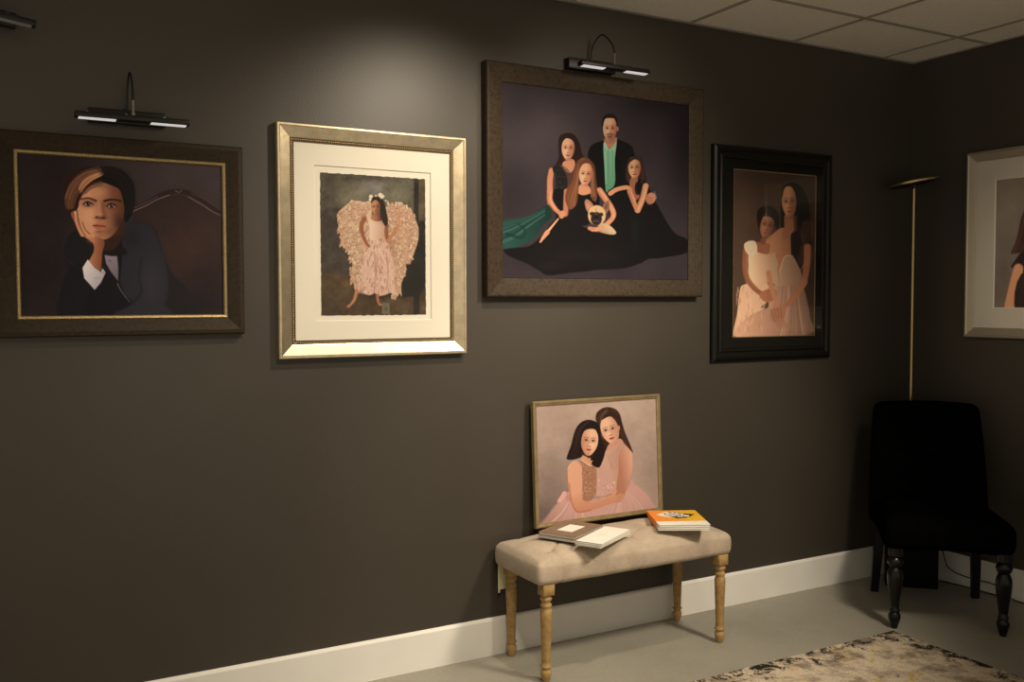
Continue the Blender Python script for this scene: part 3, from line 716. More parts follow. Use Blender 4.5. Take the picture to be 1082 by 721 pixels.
# right girl
A.fill(qa((735, 390), (690, 405), (668, 470), (660, 560), (690, 600), (760, 560), (820, 580), (800, 500), (785, 420), (765, 398)), (62, 40, 33), 1.5)
A.hair([(qa((700, 400), (672, 480), (668, 560), (690, 600)), qa((715, 405), (690, 480), (690, 560), (710, 590))), (qa((765, 400), (790, 470), (800, 540), (790, 600)), qa((755, 410), (775, 470), (780, 540), (770, 600)))], [(104, 70, 52), (80, 52, 40), (44, 28, 24)], .8, .6, 24)
A.fill(qa((700, 555), (752, 560), (740, 640), (765, 700), (720, 730), (690, 640)), (166, 106, 80), 1.3)
A.face(*qa((727, 482))[0], 6.8, 11.0, -2, (224, 166, 126), (142, 90, 66), (172, 88, 78)); A.fill(qa((676, 470), (690, 415), (735, 396), (775, 420), (782, 480), (762, 428), (728, 415), (695, 436)), (70, 46, 37), 1)
A.line(qb((635, 72), (670, 50), (725, 38), (745, 52)), (216, 154, 116), 5, 4.4, 1.2); A.line(qb((742, 60), (765, 120), (785, 168)), (200, 136, 100), 5.2, 5, 1.2); A.line(qb((788, 166), (815, 100), (832, 30)), (216, 152, 114), 6, 6.2, 1.2)
A.ell(*qb((860, 100))[0], 5.2, 6.4, (196, 134, 104), 20, 1.2)
for k in range(4): A.line(qb((835, 90 + 15 * k), (870, 102 + 13 * k)), (110, 68, 52), .8, .6, .8, .7)
A.line(qb((880, 62), (892, 100)), (150, 140, 138), 1, 1, .8, .8); A.fill(qa((740, 590), (770, 600), (775, 650), (745, 690), (728, 640)), (26, 20, 20), 1.2, .8)
for pts in (qb((575, 62), (610, 112), (640, 165), (645, 205)), qb((296, 70), (296, 115), (325, 165)), qb((785, 160), (808, 105), (825, 45)), qb((745, 66), (768, 126))):
    A.line([(x - 1.6, y + .8) for x, y in pts], (168, 108, 80), 1.6, 1.4, 2.4, .6); A.line([(x + 1.2, y - .6) for x, y in pts], (238, 184, 146), 1.2, 1.2, 1.8, .5)
# dog
A.fill(qb((570, 240), (615, 245), (645, 262), (668, 292), (650, 304), (600, 296), (570, 280)), (214, 182, 144), 1.4, c2=(178, 142, 110), g=(qb((640, 250))[0], qb((590, 300))[0]))
A.fill(qb((500, 160), (492, 120), (505, 104), (535, 128), (545, 165), (520, 185)), (176, 128, 98), 1); A.fill(qb((506, 152), (502, 124), (525, 140), (530, 160)), (206, 142, 122), 1, .8)
A.fill(qb((590, 165), (598, 130), (625, 112), (630, 150), (612, 185)), (150, 108, 84), 1); A.fill(qb((602, 160), (608, 138), (622, 128), (620, 155)), (120, 80, 66), 1, .7)
A.ell(*qb((560, 195))[0], 9.4, 10.8, (214, 174, 130), 0, 1.3); A.ell(*qb((557, 214))[0], 5.8, 7.2, (52, 38, 36), 0, 1.8)
A.ell(*qb((533, 186))[0], 2.4, 2.0, (58, 42, 36), 0, 1.2); A.ell(*qb((583, 190))[0], 2.4, 2.0, (56, 40, 36), 0, 1.2); A.ell(*qb((556, 205))[0], 2.2, 1.2, (16, 12, 12), 0, .8); A.line(qb((556, 160), (557, 190)), (160, 120, 90), 1, 1, 1.4, .7)
A.line(qb((540, 232), (556, 224), (574, 232)), (120, 98, 90), .8, .8, .8, .8); A.line(qb((520, 268), (555, 272), (590, 262)), (210, 146, 112), 4, 3.4, 1.1)
for k in range(3): A.line(qb((520 + 10 * k, 262), (524 + 10 * k, 276)), (140, 90, 68), .6, .6, .7, .6)

A3.contrast = 1.13

# --- mother and daughter
A4 = A = Art([(777.5, 179.0), (864.0, 186.5), (861.6, 354.2), (775.8, 356.5)], .5, .75, 240, 440, 13)
qa = zc(740, 140, 6.7625); qb = zc(740, 250, 5.15)
A.bg((64, 48, 38)); A.blob(795, 230, 22, 40, (76, 57, 44), .8); A.blob(855, 260, 10, 70, (42, 31, 26), .8); A.blob(820, 185, 50, 10, (56, 42, 33), .7); A.noise(20, 4, 1); A.noise(3, 2, 2)
A.fill(qa((600, 440), (615, 385), (660, 362), (725, 380), (770, 450), (795, 560), (800, 720), (800, 800), (690, 800), (600, 700), (585, 560)), (28, 20, 17), 1.8)
A.fill(qb((505, -30), (595, -40), (600, 40), (588, 110), (555, 178), (535, 150), (508, 120), (500, 60)), (30, 21, 18), 1.6)
A.fill(qb((350, 30), (400, -10), (450, -45), (500, -40), (560, 0), (600, 50), (600, 120), (560, 180), (430, 190), (380, 140), (372, 80)), (164, 110, 78), 1.6, c2=(120, 76, 54), g=(qb((400, 60))[0], qb((600, 90))[0]))
A.fill(qa((618, 590), (690, 600), (700, 680), (680, 760), (600, 760), (612, 680)), (140, 92, 66), 1.5); A.line(qa((690, 600), (700, 700), (720, 770)), (60, 38, 28), 4, 5, 2.5, .8)
A.face(*qa((648, 502))[0], 8.0, 16.4, -3, (176, 122, 88), (96, 60, 44), (140, 76, 64), light=1)
A.fill(qa((598, 470), (612, 405), (645, 378), (690, 400), (712, 470), (720, 600), (735, 700), (760, 790), (800, 790), (790, 560), (760, 440), (700, 368), (640, 362), (600, 400)), (28, 20, 17), 1.5)
A.fill(qb((510, -20), (590, -20), (592, 60), (582, 120), (555, 178), (535, 150), (508, 118), (502, 50)), (32, 22, 19), 1.5)
A.hair([(qb((520, -30), (510, 60), (530, 140)), qb((585, -30), (585, 60), (560, 150)))], [(52, 36, 29), (20, 14, 12), (44, 30, 25)], .9, .6, 24)
A.line(qb((592, 60), (590, 150), (572, 250), (535, 320)), (136, 86, 60), 7.5, 6, 1.5)
A.fill(qb((392, 112), (412, 88), (430, 120), (438, 190), (455, 130), (480, 104), (515, 112), (545, 165), (560, 210), (556, 275), (490, 275), (430, 272), (400, 250), (378, 200)), (160, 128, 102), 1.3, c2=(128, 98, 78), g=(qb((400, 180))[0], qb((560, 200))[0]))
A.fill(qb((418, 100), (445, 100), (452, 140), (440, 186), (430, 140)), (150, 98, 70), 1.2); A.line(qb((430, 170), (440, 260)), (120, 90, 72), 1, .8, 1, .8); A.line(qb((440, 190), (470, 110), (515, 108)), (196, 162, 134), .9, .9, 1, .7)
A.fill(qb((372, 275), (430, 268), (555, 272), (590, 350), (606, 440), (610, 530), (350, 545), (200, 545), (215, 480), (330, 420), (380, 380)), (160, 122, 97), 1.5, c2=(108, 80, 65), g=(qb((380, 400))[0], qb((610, 420))[0]))
for k in range(34):
    t0 = rs.rand(); A.line(qb((430 + 120 * t0, 275), (400 + 170 * t0, 400), (300 + 310 * t0, 540)), [(180, 142, 116), (128, 96, 78), (100, 74, 60)][k % 3], .9, 1.3, 1.2, .4)
A.fill(qb((248, 262), (370, 250), (372, 340), (350, 400), (310, 440), (230, 500), (190, 545), (184, 530), (208, 420), (222, 300)), (184, 146, 118), 1.4)
A.fill(qb((200, 545), (230, 470), (320, 410), (400, 400), (420, 545)), (174, 134, 108), 1.6, c2=(144, 106, 86), g=(qb((220, 480))[0], qb((420, 480))[0]))
for k in range(50):
    x = rs.uniform(205, 340); y = rs.uniform(270, 500); A.line(qb((x, y), (x + rs.uniform(-8, 8), y + 30)), [(200, 162, 134), (132, 98, 80), (188, 150, 124)][k % 3], .9, .7, .9, .6)
# daughter
A.line(qb((352, 20), (345, 50), (320, 80)), (110, 68, 48), 6, 7, 1.5)
A.fill(qb((268, 90), (300, 70), (380, 60), (392, 110), (385, 200), (374, 252), (262, 258), (270, 170)), (204, 168, 136), 1.4, c2=(166, 130, 102), g=(qb((280, 160))[0], qb((385, 160))[0])); A.fill(qb((320, 30), (350, 45), (385, 40), (384, 92), (350, 95), (315, 78)), (132, 82, 58), 1.3)
A.line(qb((256, 80), (252, 170), (266, 235), (310, 290), (350, 318)), (122, 76, 54), 6.4, 4.6, 1.3); A.line(qb((262, 90), (260, 170), (272, 230), (315, 285)), (150, 98, 70), 1.6, 1.4, 2.2, .6)
A.fill(qb((248, 42), (275, 25), (310, 30), (318, 80), (290, 108), (265, 95), (250, 70)), (206, 172, 144), 1.2); A.line(qb((262, 50), (290, 90)), (180, 142, 116), .8, .8, .9, .6)
A.fill(qb((330, 310), (380, 285), (410, 285), (425, 310), (405, 350), (365, 358), (340, 340)), (142, 90, 64), 1.2)
for k in range(4): A.line(qb((370, 300 + 14 * k), (412, 296 + 14 * k)), (88, 54, 40), .6, .6, .8, .6)
A.line(qb((380, 200), (400, 290), (428, 380)), (156, 104, 76), 5.5, 4, 1.4, ); A.line(qb((575, 250), (520, 330), (440, 410)), (146, 94, 66), 7, 4.5, 1.4)
A.fill(qb((395, 400), (430, 385), (460, 400), (470, 440), (440, 465), (405, 465), (388, 435)), (140, 92, 68), 1.2)
for k in range(4): A.line(qb((396 + 16 * k, 398), (404 + 15 * k, 432), (414 + 13 * k, 462)), (96, 60, 46), .6, .6, .9, .7)
for k in range(5): A.line(qb((418 + 10 * k, 450), (440 + 12 * k, 500)), (150, 98, 72), 1.5, .8, .9, .8); A.line(qb((412 + 12 * k, 455), (434 + 13 * k, 500)), (108, 70, 54), .6, .6, .8, .5)
A.line(qb((345, 385), (370, 365)), (60, 44, 36), 2.4, 1, 1.4, .6)
A.ell(*qa((500, 612))[0], 11.5, 11.5, (32, 22, 18), 0, 1.6); A.ell(*qa((432, 640))[0], 1.3, 3.6, (120, 74, 54), 0, 1)
A.face(*qa((490, 668))[0], 7.4, 13.5, 12, (150, 96, 68), (84, 50, 37), (128, 66, 56), light=1)
A.fill(qa((420, 640), (418, 575), (450, 535), (510, 528), (560, 560), (578, 640), (560, 700), (548, 650), (520, 610), (470, 600), (445, 625), (430, 690)), (33, 23, 19), 1.3)

# --- two girls embracing
A5 = A = Art([(567.5, 428.6), (693.0, 420.9), (696.0, 536.8), (570.6, 554.0)], .6, .47, 380, 330, 17)
qa = zc(590, 425, 9.61); qb = zc(565, 480, 8.015); qc = zc(550, 410, 6.7625)
A.bg((182, 154, 138)); A.blob(600, 440, 30, 25, (176, 146, 130), .7); A.blob(585, 520, 26, 40, (128, 106, 96), .85); A.blob(575, 545, 20, 14, (98, 80, 74), .7); A.blob(690, 500, 12, 30, (152, 128, 114), .6); A.blob(660, 430, 30, 15, (196, 168, 150), .6)
A.blob(606, 470, 8, 18, (138, 114, 102), .5); A.noise(16, 9, 1); A.noise(4, 5, 2); A.noise(1.5, 3, 3)
# tulle skirts
A.fill(qb((800, 200), (860, 260), (930, 320), (990, 400), (1020, 520), (640, 620), (60, 720), (70, 590), (120, 520), (200, 420), (290, 380), (600, 380), (760, 260)), (208, 158, 146), 3.5, c2=(184, 136, 124), g=((600, 530), (580, 552)))
for k in range(70):
    t0 = rs.rand(); A.line(qb((300 + 120 * t0, 390), (220 + 260 * t0, 500), (60 + 560 * t0, 640)), [(232, 188, 174), (178, 126, 114), (214, 166, 152)][k % 3], .7, 1.2, 1.3, .35)
for k in range(60):
    t0 = rs.rand(); A.line(qb((640 + 150 * t0, 300), (640 + 280 * t0, 420), (560 + 440 * t0, 560)), [(226, 182, 168), (190, 144, 130), (206, 166, 150)][k % 3], .7, 1.2, 1.3, .32)
A.line(qb((300, 330), (260, 400)), (214, 150, 140), 3, 4, 1.2); A.fill(qb((250, 318), (280, 325), (265, 370), (225, 410), (200, 400), (230, 350)), (226, 170, 158), 1.1); A.fill(qb((270, 360), (300, 350), (310, 400), (280, 395)), (200, 140, 130), 1.1)
# right girl body
A.fill(qa((500, 400), (560, 420), (620, 370), (690, 410), (740, 470), (755, 560), (755, 720), (700, 900), (560, 1000), (420, 960), (430, 700), (470, 520)), (210, 164, 142), 1.5, c2=(196, 142, 122), g=(qa((450, 600))[0], qa((720, 600))[0]))
A.fill(qa((500, 390), (560, 400), (620, 340), (640, 400), (560, 470), (490, 500), (470, 470)), (212, 150, 122), 1.4)
for k in range(8): A.line(qa((490 + 8 * k, 540 + 14 * k), (560, 520 + 24 * k), (640, 430 + 30 * k)), (164, 120, 104), .5, .4, .8, .6)
A.line(qa((700, 420), (640, 510), (620, 640), (640, 720)), (178, 126, 108), .8, .8, 1, .8)
A.fill(qa((700, 420), (745, 480), (756, 560), (752, 700)) + qb((790, 260), (760, 350), (690, 360), (700, 250), (715, 130), (718, 0)) + qa((640, 560), (660, 470)), (222, 164, 134), 1.4, c2=(184, 122, 98), g=(qa((740, 600))[0], qa((620, 620))[0]))
A.fill(qb((520, 120), (600, 90), (680, 230), (690, 290), (600, 350), (520, 350)), (206, 158, 142), 1.6)
for k in range(50):
    x = rs.uniform(520, 690); y = rs.uniform(220, 350); A.ell(*qb((x, y))[0], .7, .7, [(236, 196, 180), (176, 128, 114)][k % 2], 0, .8, .5)
A.ell(*qb((668, 262))[0], 1.7, 3.2, (228, 176, 150), 25, .9); A.ell(*qb((668, 265))[0], .8, 1.4, (176, 112, 90), 20, .8, .8)
# right girl hair and face
A.fill(qa((400, 230), (388, 170), (400, 110), (450, 68), (520, 52), (590, 75), (632, 130), (655, 220), (682, 310), (732, 430), (762, 515), (735, 480), (690, 420), (640, 375), (600, 380), (520, 430), (470, 520), (400, 460)), (54, 33, 25), 1.4)
A.hair([(qa((560, 70), (620, 150), (650, 280), (720, 430), (755, 505)), qa((540, 90), (600, 180), (630, 300), (670, 400), (700, 430)))], [(96, 62, 46), (72, 46, 35), (36, 22, 18)], .8, .6, 40)
A.hair([(qa((450, 70), (400, 130), (398, 220)), qa((520, 60), (470, 110), (430, 190)))], [(104, 76, 54), (66, 42, 32), (38, 24, 19)], .8, .5, 26)
A.face(*qa((532, 288))[0], 9.6, 14.6, -16, (230, 176, 144), (190, 128, 102), (184, 88, 82), light=1, gaze=-.06, brow=(120, 78, 60))
A.blob(*qa((470, 340))[0], 3.5, 3, (222, 140, 118), .4)
A.fill(qa((425, 270), (432, 200), (470, 172), (515, 150), (575, 150), (612, 205), (618, 240), (640, 240), (620, 150), (560, 100), (480, 95), (415, 150), (405, 230)), (54, 33, 25), 1.2)
A.hair([(qa((440, 110), (410, 180), (420, 260)), qa((520, 80), (470, 130), (440, 190)))], [(110, 82, 58), (70, 46, 35)], .8, .6, 16)
A.ell(*qa((622, 262))[0], .8, 2.6, (214, 150, 124), 0, .8)
# left girl
A.fill(qb((290, 130), (330, 75), (370, 55), (400, 60), (470, 60), (525, 110), (530, 250), (520, 350), (470, 400), (400, 400), (320, 350), (280, 240)), (168, 116, 88), 1.4)
for k in range(160):
    x = rs.uniform(405, 525); y = rs.uniform(80, 370); A.ell(*qb((x, y))[0], rs.uniform(.3, .7), .4, [(216, 166, 132), (120, 78, 58), (190, 138, 106), (232, 190, 160)][k % 4], 0, .7, .7)
A.fill(qa((245, 560), (320, 540), (345, 600), (330, 650), (280, 620), (250, 590)), (214, 152, 116), 1.2)
A.fill(qb((290, 125), (315, 80), (350, 62), (385, 80), (405, 130), (412, 250), (410, 370), (440, 402), (520, 400), (600, 380), (650, 340), (690, 300), (700, 320), (690, 345), (740, 335), (770, 350), (730, 385), (740, 400), (690, 415), (640, 425), (560, 455), (480, 480), (400, 500), (355, 490), (325, 440), (305, 350), (290, 230)), (226, 164, 130), 1.3, c2=(206, 138, 108), g=((608, 520), (612, 540)))
A.line(qb((300, 250), (320, 400), (370, 490), (480, 476)), (166, 100, 78), 1.2, 1.2, 1.6, .7); A.line(qb((290, 125), (320, 75), (360, 58), (400, 90), (408, 150)), (232, 190, 164), .8, .8, .8, .8)
for k in range(4): A.line(qb((690 + 6 * k, 350 + 18 * k), (765 - 8 * k, 345 + 18 * k)), (176, 112, 90), .6, .6, .8, .7)
A.line(qb((520, 365), (600, 362), (650, 340)), (150, 98, 78), 1, .8, 1.4, .6)
A.fill(qa((320, 180), (250, 200), (195, 260), (165, 340), (140, 440), (110, 520), (98, 578), (160, 585), (240, 560), (260, 540), (330, 580), (355, 640), (420, 665), (450, 600), (460, 480), (435, 320), (415, 230), (380, 195)), (34, 22, 19), 1.5)
A.fill(qa((400, 300), (440, 380), (480, 470), (470, 560), (430, 640), (390, 600), (380, 450)), (34, 22, 19), 1.5)
A.face(*qa((326, 402))[0], 9.2, 14.6, 6, (232, 176, 140), (184, 120, 92), (186, 88, 80), light=-1, brow=(96, 60, 46))
A.fill(qa((238, 400), (235, 320), (262, 275), (310, 252), (375, 255), (425, 300), (418, 340), (385, 282), (330, 272), (275, 292), (250, 340)), (34, 22, 19), 1.2)
A.hair([(qa((300, 190), (200, 270), (160, 420), (110, 570)), qa((320, 200), (250, 280), (220, 420), (220, 560)))], [(58, 38, 32), (24, 15, 13), (72, 48, 38)], .8, .5, 40)
for x, y in ((330, 575), (348, 600), (340, 615)): A.ell(*qa((x, y))[0], .8, .8, (226, 170, 130), 0, .8)
A.line(qa((245, 585), (290, 620), (345, 650)), (236, 196, 170), 1, 1, .8, .8)

# --- woman in black (right wall)
A6 = A = Art([(1052.5, 190.8), (1155.7, 178.4), (1152.1, 325.7), (1049.8, 325.1)], .45, .6, 230, 300, 19)
A.bg((74, 66, 56)); A.blob(1062, 215, 16, 34, (90, 80, 68), .7); A.blob(1062, 300, 14, 24, (66, 58, 50), .7); A.noise(14, 5, 1)
q = zc(900, 140, 3.137)
A.fill(q((640, 180), (590, 220), (575, 250), (560, 290), (552, 330), (540, 370), (528, 400), (545, 400), (560, 400), (600, 420), (700, 420), (710, 260)), (34, 22, 17), 2)
A.hair([(q((600, 210), (570, 270), (555, 330), (530, 400)), q((620, 230), (590, 290), (580, 340), (560, 400)))], [(66, 42, 32), (48, 30, 24), (24, 16, 13)], 1, .6, 30)
A.face(*q((650, 270))[0], 12, 17, 0, (164, 108, 76), (112, 70, 50), (130, 62, 54), light=-1)
A.fill(q((590, 300), (600, 210), (660, 180), (720, 220), (720, 330), (690, 230), (640, 215), (612, 240)), (34, 22, 17), 2)
A.fill(q((625, 320), (680, 320), (690, 400), (610, 400)), (140, 90, 64), 2)
A.fill(q((600, 380), (560, 400), (540, 425), (528, 445), (545, 450), (570, 470), (580, 600), (760, 600), (790, 430), (720, 385), (650, 420)), (18, 15, 14), 2)
A.line(q((552, 450), (535, 520), (520, 600), (515, 680)), (158, 98, 68), 10, 12, 2); A.line(q((525, 600), (600, 590), (690, 580)), (150, 94, 66), 9, 7, 2)
A.fill(q((560, 470), (700, 460), (780, 600), (560, 620)), (18, 15, 14), 2)

# ------------------------------------------------------------------ room
H = 2.589; HB = 0.1477; T = 0.014


def struct(name, bm, m, **k):
    o = link(name, bm, m, **k); o['kind'] = 'structure'; return o


XL, YF = -5.7, -4.2
bm = BM(); box(bm, XL, 0.12, 0, 0.12, -0.1, H + 0.1); struct('wall_back', bm, 'wall')
bm = BM(); box(bm, 0, 0.12, YF, 0, -0.1, H + 0.1); struct('wall_right', bm, 'wall')
bm = BM(); box(bm, XL, 0, YF, 0, -0.1, 0); struct('floor', bm, 'floor')
bm = BM(); box(bm, XL, 0, YF, 0, H, H + 0.05); struct('ceiling', bm, 'ceil')
bm = BM()
xs = [-0.235 - 0.6096 * i for i in range(10)]; ys = [-0.4227 - 0.6096 * i for i in range(8)]
for x in xs: box(bm, x - .012, x + .012, YF, 0, H - .003, H + .001)
for y in ys: box(bm, XL, 0, y - .012, y + .012, H - .0032, H + .001)
box(bm, XL, 0, -.022, 0, H - .004, H + .001); box(bm, -.022, 0, YF, 0, H - .0042, H + .001)
struct('trim_1', bm, 'tbar')


def baseboard(name, a, b, axis):
    bm = BM(); prof = [(0, 0.0), (T, 0.0), (T, HB - .010), (T - .003, HB - .004), (T - .009, HB), (0, HB)]
    V = []
    for t in (a, b):
        V.append([bm.verts.new((t, -d, z) if axis == 'x' else (-d, t, z)) for d, z in prof])
    n = len(prof)
    for i in range(n):
        j = (i + 1) % n; bm.faces.new((V[0][i], V[0][j], V[1][j], V[1][i]))
    bm.faces.new(V[0]); bm.faces.new(V[1][::-1])
    struct(name, bm, 'base')


baseboard('baseboard_back', XL, 0, 'x'); baseboard('baseboard_right', YF, -T, 'y')

# ------------------------------------------------------------------ framed portraits


def portrait(label, cx, cz, loc=None, rot=(0, 0, 0)):
    return thing('framed_portrait', label, 'picture', loc or (cx, 0, cz), rot)


# boy, bronze frame with a gilt fillet
x0, x1, z0, z1 = -4.108, -3.376, 1.283, 1.905
t = portrait('wide dark bronze frame with gilt inner edge, portrait of a boy in a navy jacket', (x0 + x1) / 2, (z0 + z1) / 2)
wd, ht = x1 - x0, z1 - z0
bm = BM(); moulding(bm, wd, ht, [(0, .001), (0, .028), (.004, .034), (.016, .036), (.040, .027), (.054, .021), (.056, .012)]); link('frame', bm, 'bronze', t)
iw, ih = wd - .108, ht - .108
bm = BM(); moulding(bm, iw, ih, [(0, .008), (0, .021), (.003, .0245), (.009, .0225), (.012, .018), (.012, .008)], True); link('fillet', bm, 'gilt', t)
A1.wd, A1.ht = iw - .018, ih - .018; A1.build('print', t, K1, .014)
bm = BM(); panel(bm, iw - .004, ih - .004, .002, .0075); link('backing', bm, 'blackmat', t)

# angel, champagne frame, beads, cream mat
x0, x1, z0, z1 = -3.261, -2.544, 1.192, 2.003
t = portrait('champagne beaded frame with wide cream mat, girl wearing feathered wings', (x0 + x1) / 2, (z0 + z1) / 2)
wd, ht = x1 - x0, z1 - z0
bm = BM(); moulding(bm, wd, ht, [(0, .001), (0, .030), (.003, .034), (.009, .034), (.012, .031), (.047, .0195), (.049, .0185), (.049, .010)]); link('frame', bm, 'champ', t)
bm = BM(); moulding(bm, wd - .098, ht - .098, [(0, .010), (0, .0165), (.010, .0155), (.012, .0165), (.0135, .0165), (.0135, .010)], True)
ch = link('bead_channel', bm, 'beadgap', t)
bm = BM()
a, b = wd / 2 - .0545, ht / 2 - .0545; pitch = .0078
tmpl = bmesh.new(); bmesh.ops.create_icosphere(tmpl, subdivisions=1, radius=.0033)
tv = [v.co.copy() for v in tmpl.verts]; tf = [[v.index for v in f.verts] for f in tmpl.faces]; tmpl.free()
pts = []
n = int(2 * a / pitch)
for i in range(n + 1):
    x = -a + 2 * a * i / n; pts += [(x, b), (x, -b)]
n = int(2 * b / pitch)
for i in range(1, n):
    z = -b + 2 * b * i / n; pts += [(a, z), (-a, z)]
for px_, pz_ in pts:
    vs = [bm.verts.new(v + Vector((px_, -.0175, pz_))) for v in tv]
    for f in tf: bm.faces.new([vs[k] for k in f])
link('bead_trim', bm, 'bead', ch, smooth=True)
mw, mh = wd - .125, ht - .125
wx, wz = 0.441, 0.540            # mat window
oz = (1.324 + 1.864) / 2 - (z0 + z1) / 2; ox = (-3.125 - 2.684) / 2 - (x0 + x1) / 2


def mat_board(bm, mw, mh, wx, wz, ox, oz, yf, yb, bevel):
    def ring(w_, h_, y, ox=0, oz=0): return [bm.verts.new((ox + sx * w_ / 2, -y, oz + sz * h_ / 2)) for sx, sz in ((-1, 1), (1, 1), (1, -1), (-1, -1))]
    R = [ring(mw, mh, yb), ring(mw, mh, yf), ring(wx + 2 * bevel, wz + 2 * bevel, yf, ox, oz), ring(wx, wz, yb, ox, oz)]
    for k, (A_, B_) in enumerate(zip(R, R[1:])):
        for i in range(4):
            j = (i + 1) % 4; f = bm.faces.new((A_[i], A_[j], B_[j], B_[i])); f.material_index = 1 if k == 2 else 0


bm = BM(); mat_board(bm, mw, mh, wx, wz, ox, oz, .0145, .011, .0025); link('mat', bm, ['matboard', 'bevel'], t)
bm = BM(); box(bm, -mw / 2 + .01, mw / 2 - .01, -.0095, -.004, -mh / 2 + .01, mh / 2 - .01); link('backing', bm, 'matboard', t)
A2.wd, A2.ht = .400, .501
A2.build('print', t, K2, .0115, deckle=.006, x=(-3.104 - 2.704) / 2 - (x0 + x1) / 2, z=(1.341 + 1.842) / 2 - (z0 + z1) / 2)
bm = BM(); panel(bm, mw + .006, mh + .006, .0152, .0162); link('glass', bm, 'glass', t)

# family, big textured bronze frame
x0, x1, z0, z1 = -2.463, -1.402, 1.405, 2.303
t = portrait('largest picture, textured bronze frame, family of four with a small dog', (x0 + x1) / 2, (z0 + z1) / 2)
wd, ht = x1 - x0, z1 - z0
bm = BM(); moulding(bm, wd, ht, [(0, .001), (0, .040), (.003, .046), (.010, .048), (.050, .041), (.070, .036), (.074, .034), (.074, .024)]); link('frame', bm, 'bronze2', t)
bm = BM(); panel(bm, wd - .146, ht - .146, .016, .0235); link('backing', bm, 'blackmat', t)
A3.wd, A3.ht = wd - .149, ht - .149; A3.build('print', t, K3, .031)

# mother and daughter, black frame and mat
x0, x1, z0, z1 = -1.324, -.588, 1.116, 2.081
t = portrait('black frame with black mat, mother and daughter in pale dresses', (x0 + x1) / 2, (z0 + z1) / 2)
wd, ht = x1 - x0, z1 - z0
bm = BM(); moulding(bm, wd, ht, [(0, .001), (0, .016), (.004, .022), (.014, .027), (.026, .027), (.036, .021), (.040, .020), (.048, .023), (.056, .021), (.060, .014)]); link('frame', bm, 'blackwood', t)
pw, ph = .508, .750
pcx = (-1.199 - .690) / 2 - (x0 + x1) / 2 - .004; pcz = (1.226 + 1.975) / 2 - (z0 + z1) / 2
bm = BM(); mat_board(bm, wd - .118, ht - .118, pw + .006, ph + .006, pcx, pcz, .018, .015, .001); link('mat', bm, ['blackmat', 'blackmat'], t)
bm = BM(); moulding(bm, pw + .006, ph + .006, [(0, .0155), (0, .0185), (.004, .0180), (.004, .0155)], True)
f_ = link('fillet', bm, 'gilt', t); f_.location = (pcx, 0, pcz)
A4.wd, A4.ht = pw, ph; A4.build('print', t, K4, .0165, x=pcx, z=pcz)
bm = BM(); panel(bm, wd - .119, ht - .119, .004, .0145); link('backing', bm, 'blackmat', t)
bm = BM(); panel(bm, wd - .119, ht - .119, .0190, .0200); link('glass', bm, 'glass', t)

# right wall, silver frame, woman in black
y0, y1, z0, z1 = -.332, -1.062, 1.213, 2.088
t = portrait('silver frame with wide pale mat on the right wall, woman in black', 0, 0, (0, (y0 + y1) / 2, (z0 + z1) / 2), (0, 0, -PI / 2))
wd, ht = y0 - y1, z1 - z0
bm = BM(); moulding(bm, wd, ht, [(0, .001), (0, .026), (.003, .030), (.010, .031), (.014, .027), (.040, .020), (.046, .018), (.047, .010)]); link('frame', bm, 'silver', t)
bm = BM(); mat_board(bm, wd - .090, ht - .090, .442, .591, 0, 0, .0150, .0115, .003); link('mat', bm, ['greymat', 'bevel'], t)
A6.wd, A6.ht = .450, .600; A6.build('print', t, K6, .0100)
bm = BM(); panel(bm, wd - .092, ht - .092, .003, .0085); link('backing', bm, 'greymat', t)
bm = BM(); panel(bm, wd - .092, ht - .092, .0158, .0168); link('glass', bm, 'glass', t)

# two girls, thin gold frame leaning on the bench
tilt = math.atan2(.026, .499)
fx0, fx1 = -2.259, -1.630; fh = .502
t = portrait('thin gold framed portrait of two embracing girls, propped on the bench against the wall', 0, 0, ((fx0 + fx1) / 2, -.0405, .7415), (-tilt, 0, 0))
wd, ht = fx1 - fx0, fh
bm = BM(); moulding(bm, wd, ht, [(0, -.008), (0, .010), (.002, .013), (.008, .013), (.011, .010), (.0165, .009), (.018, .0075), (.018, .002)]); link('frame', bm, 'brushed', t)
bm = BM(); panel(bm, wd - .004, ht - .004, -.009, .0005); link('backing', bm, 'blackmat', t)
A5.wd, A5.ht = wd - .034, ht - .034; A5.build('print', t, K5, .0035)

# ------------------------------------------------------------------ picture lights


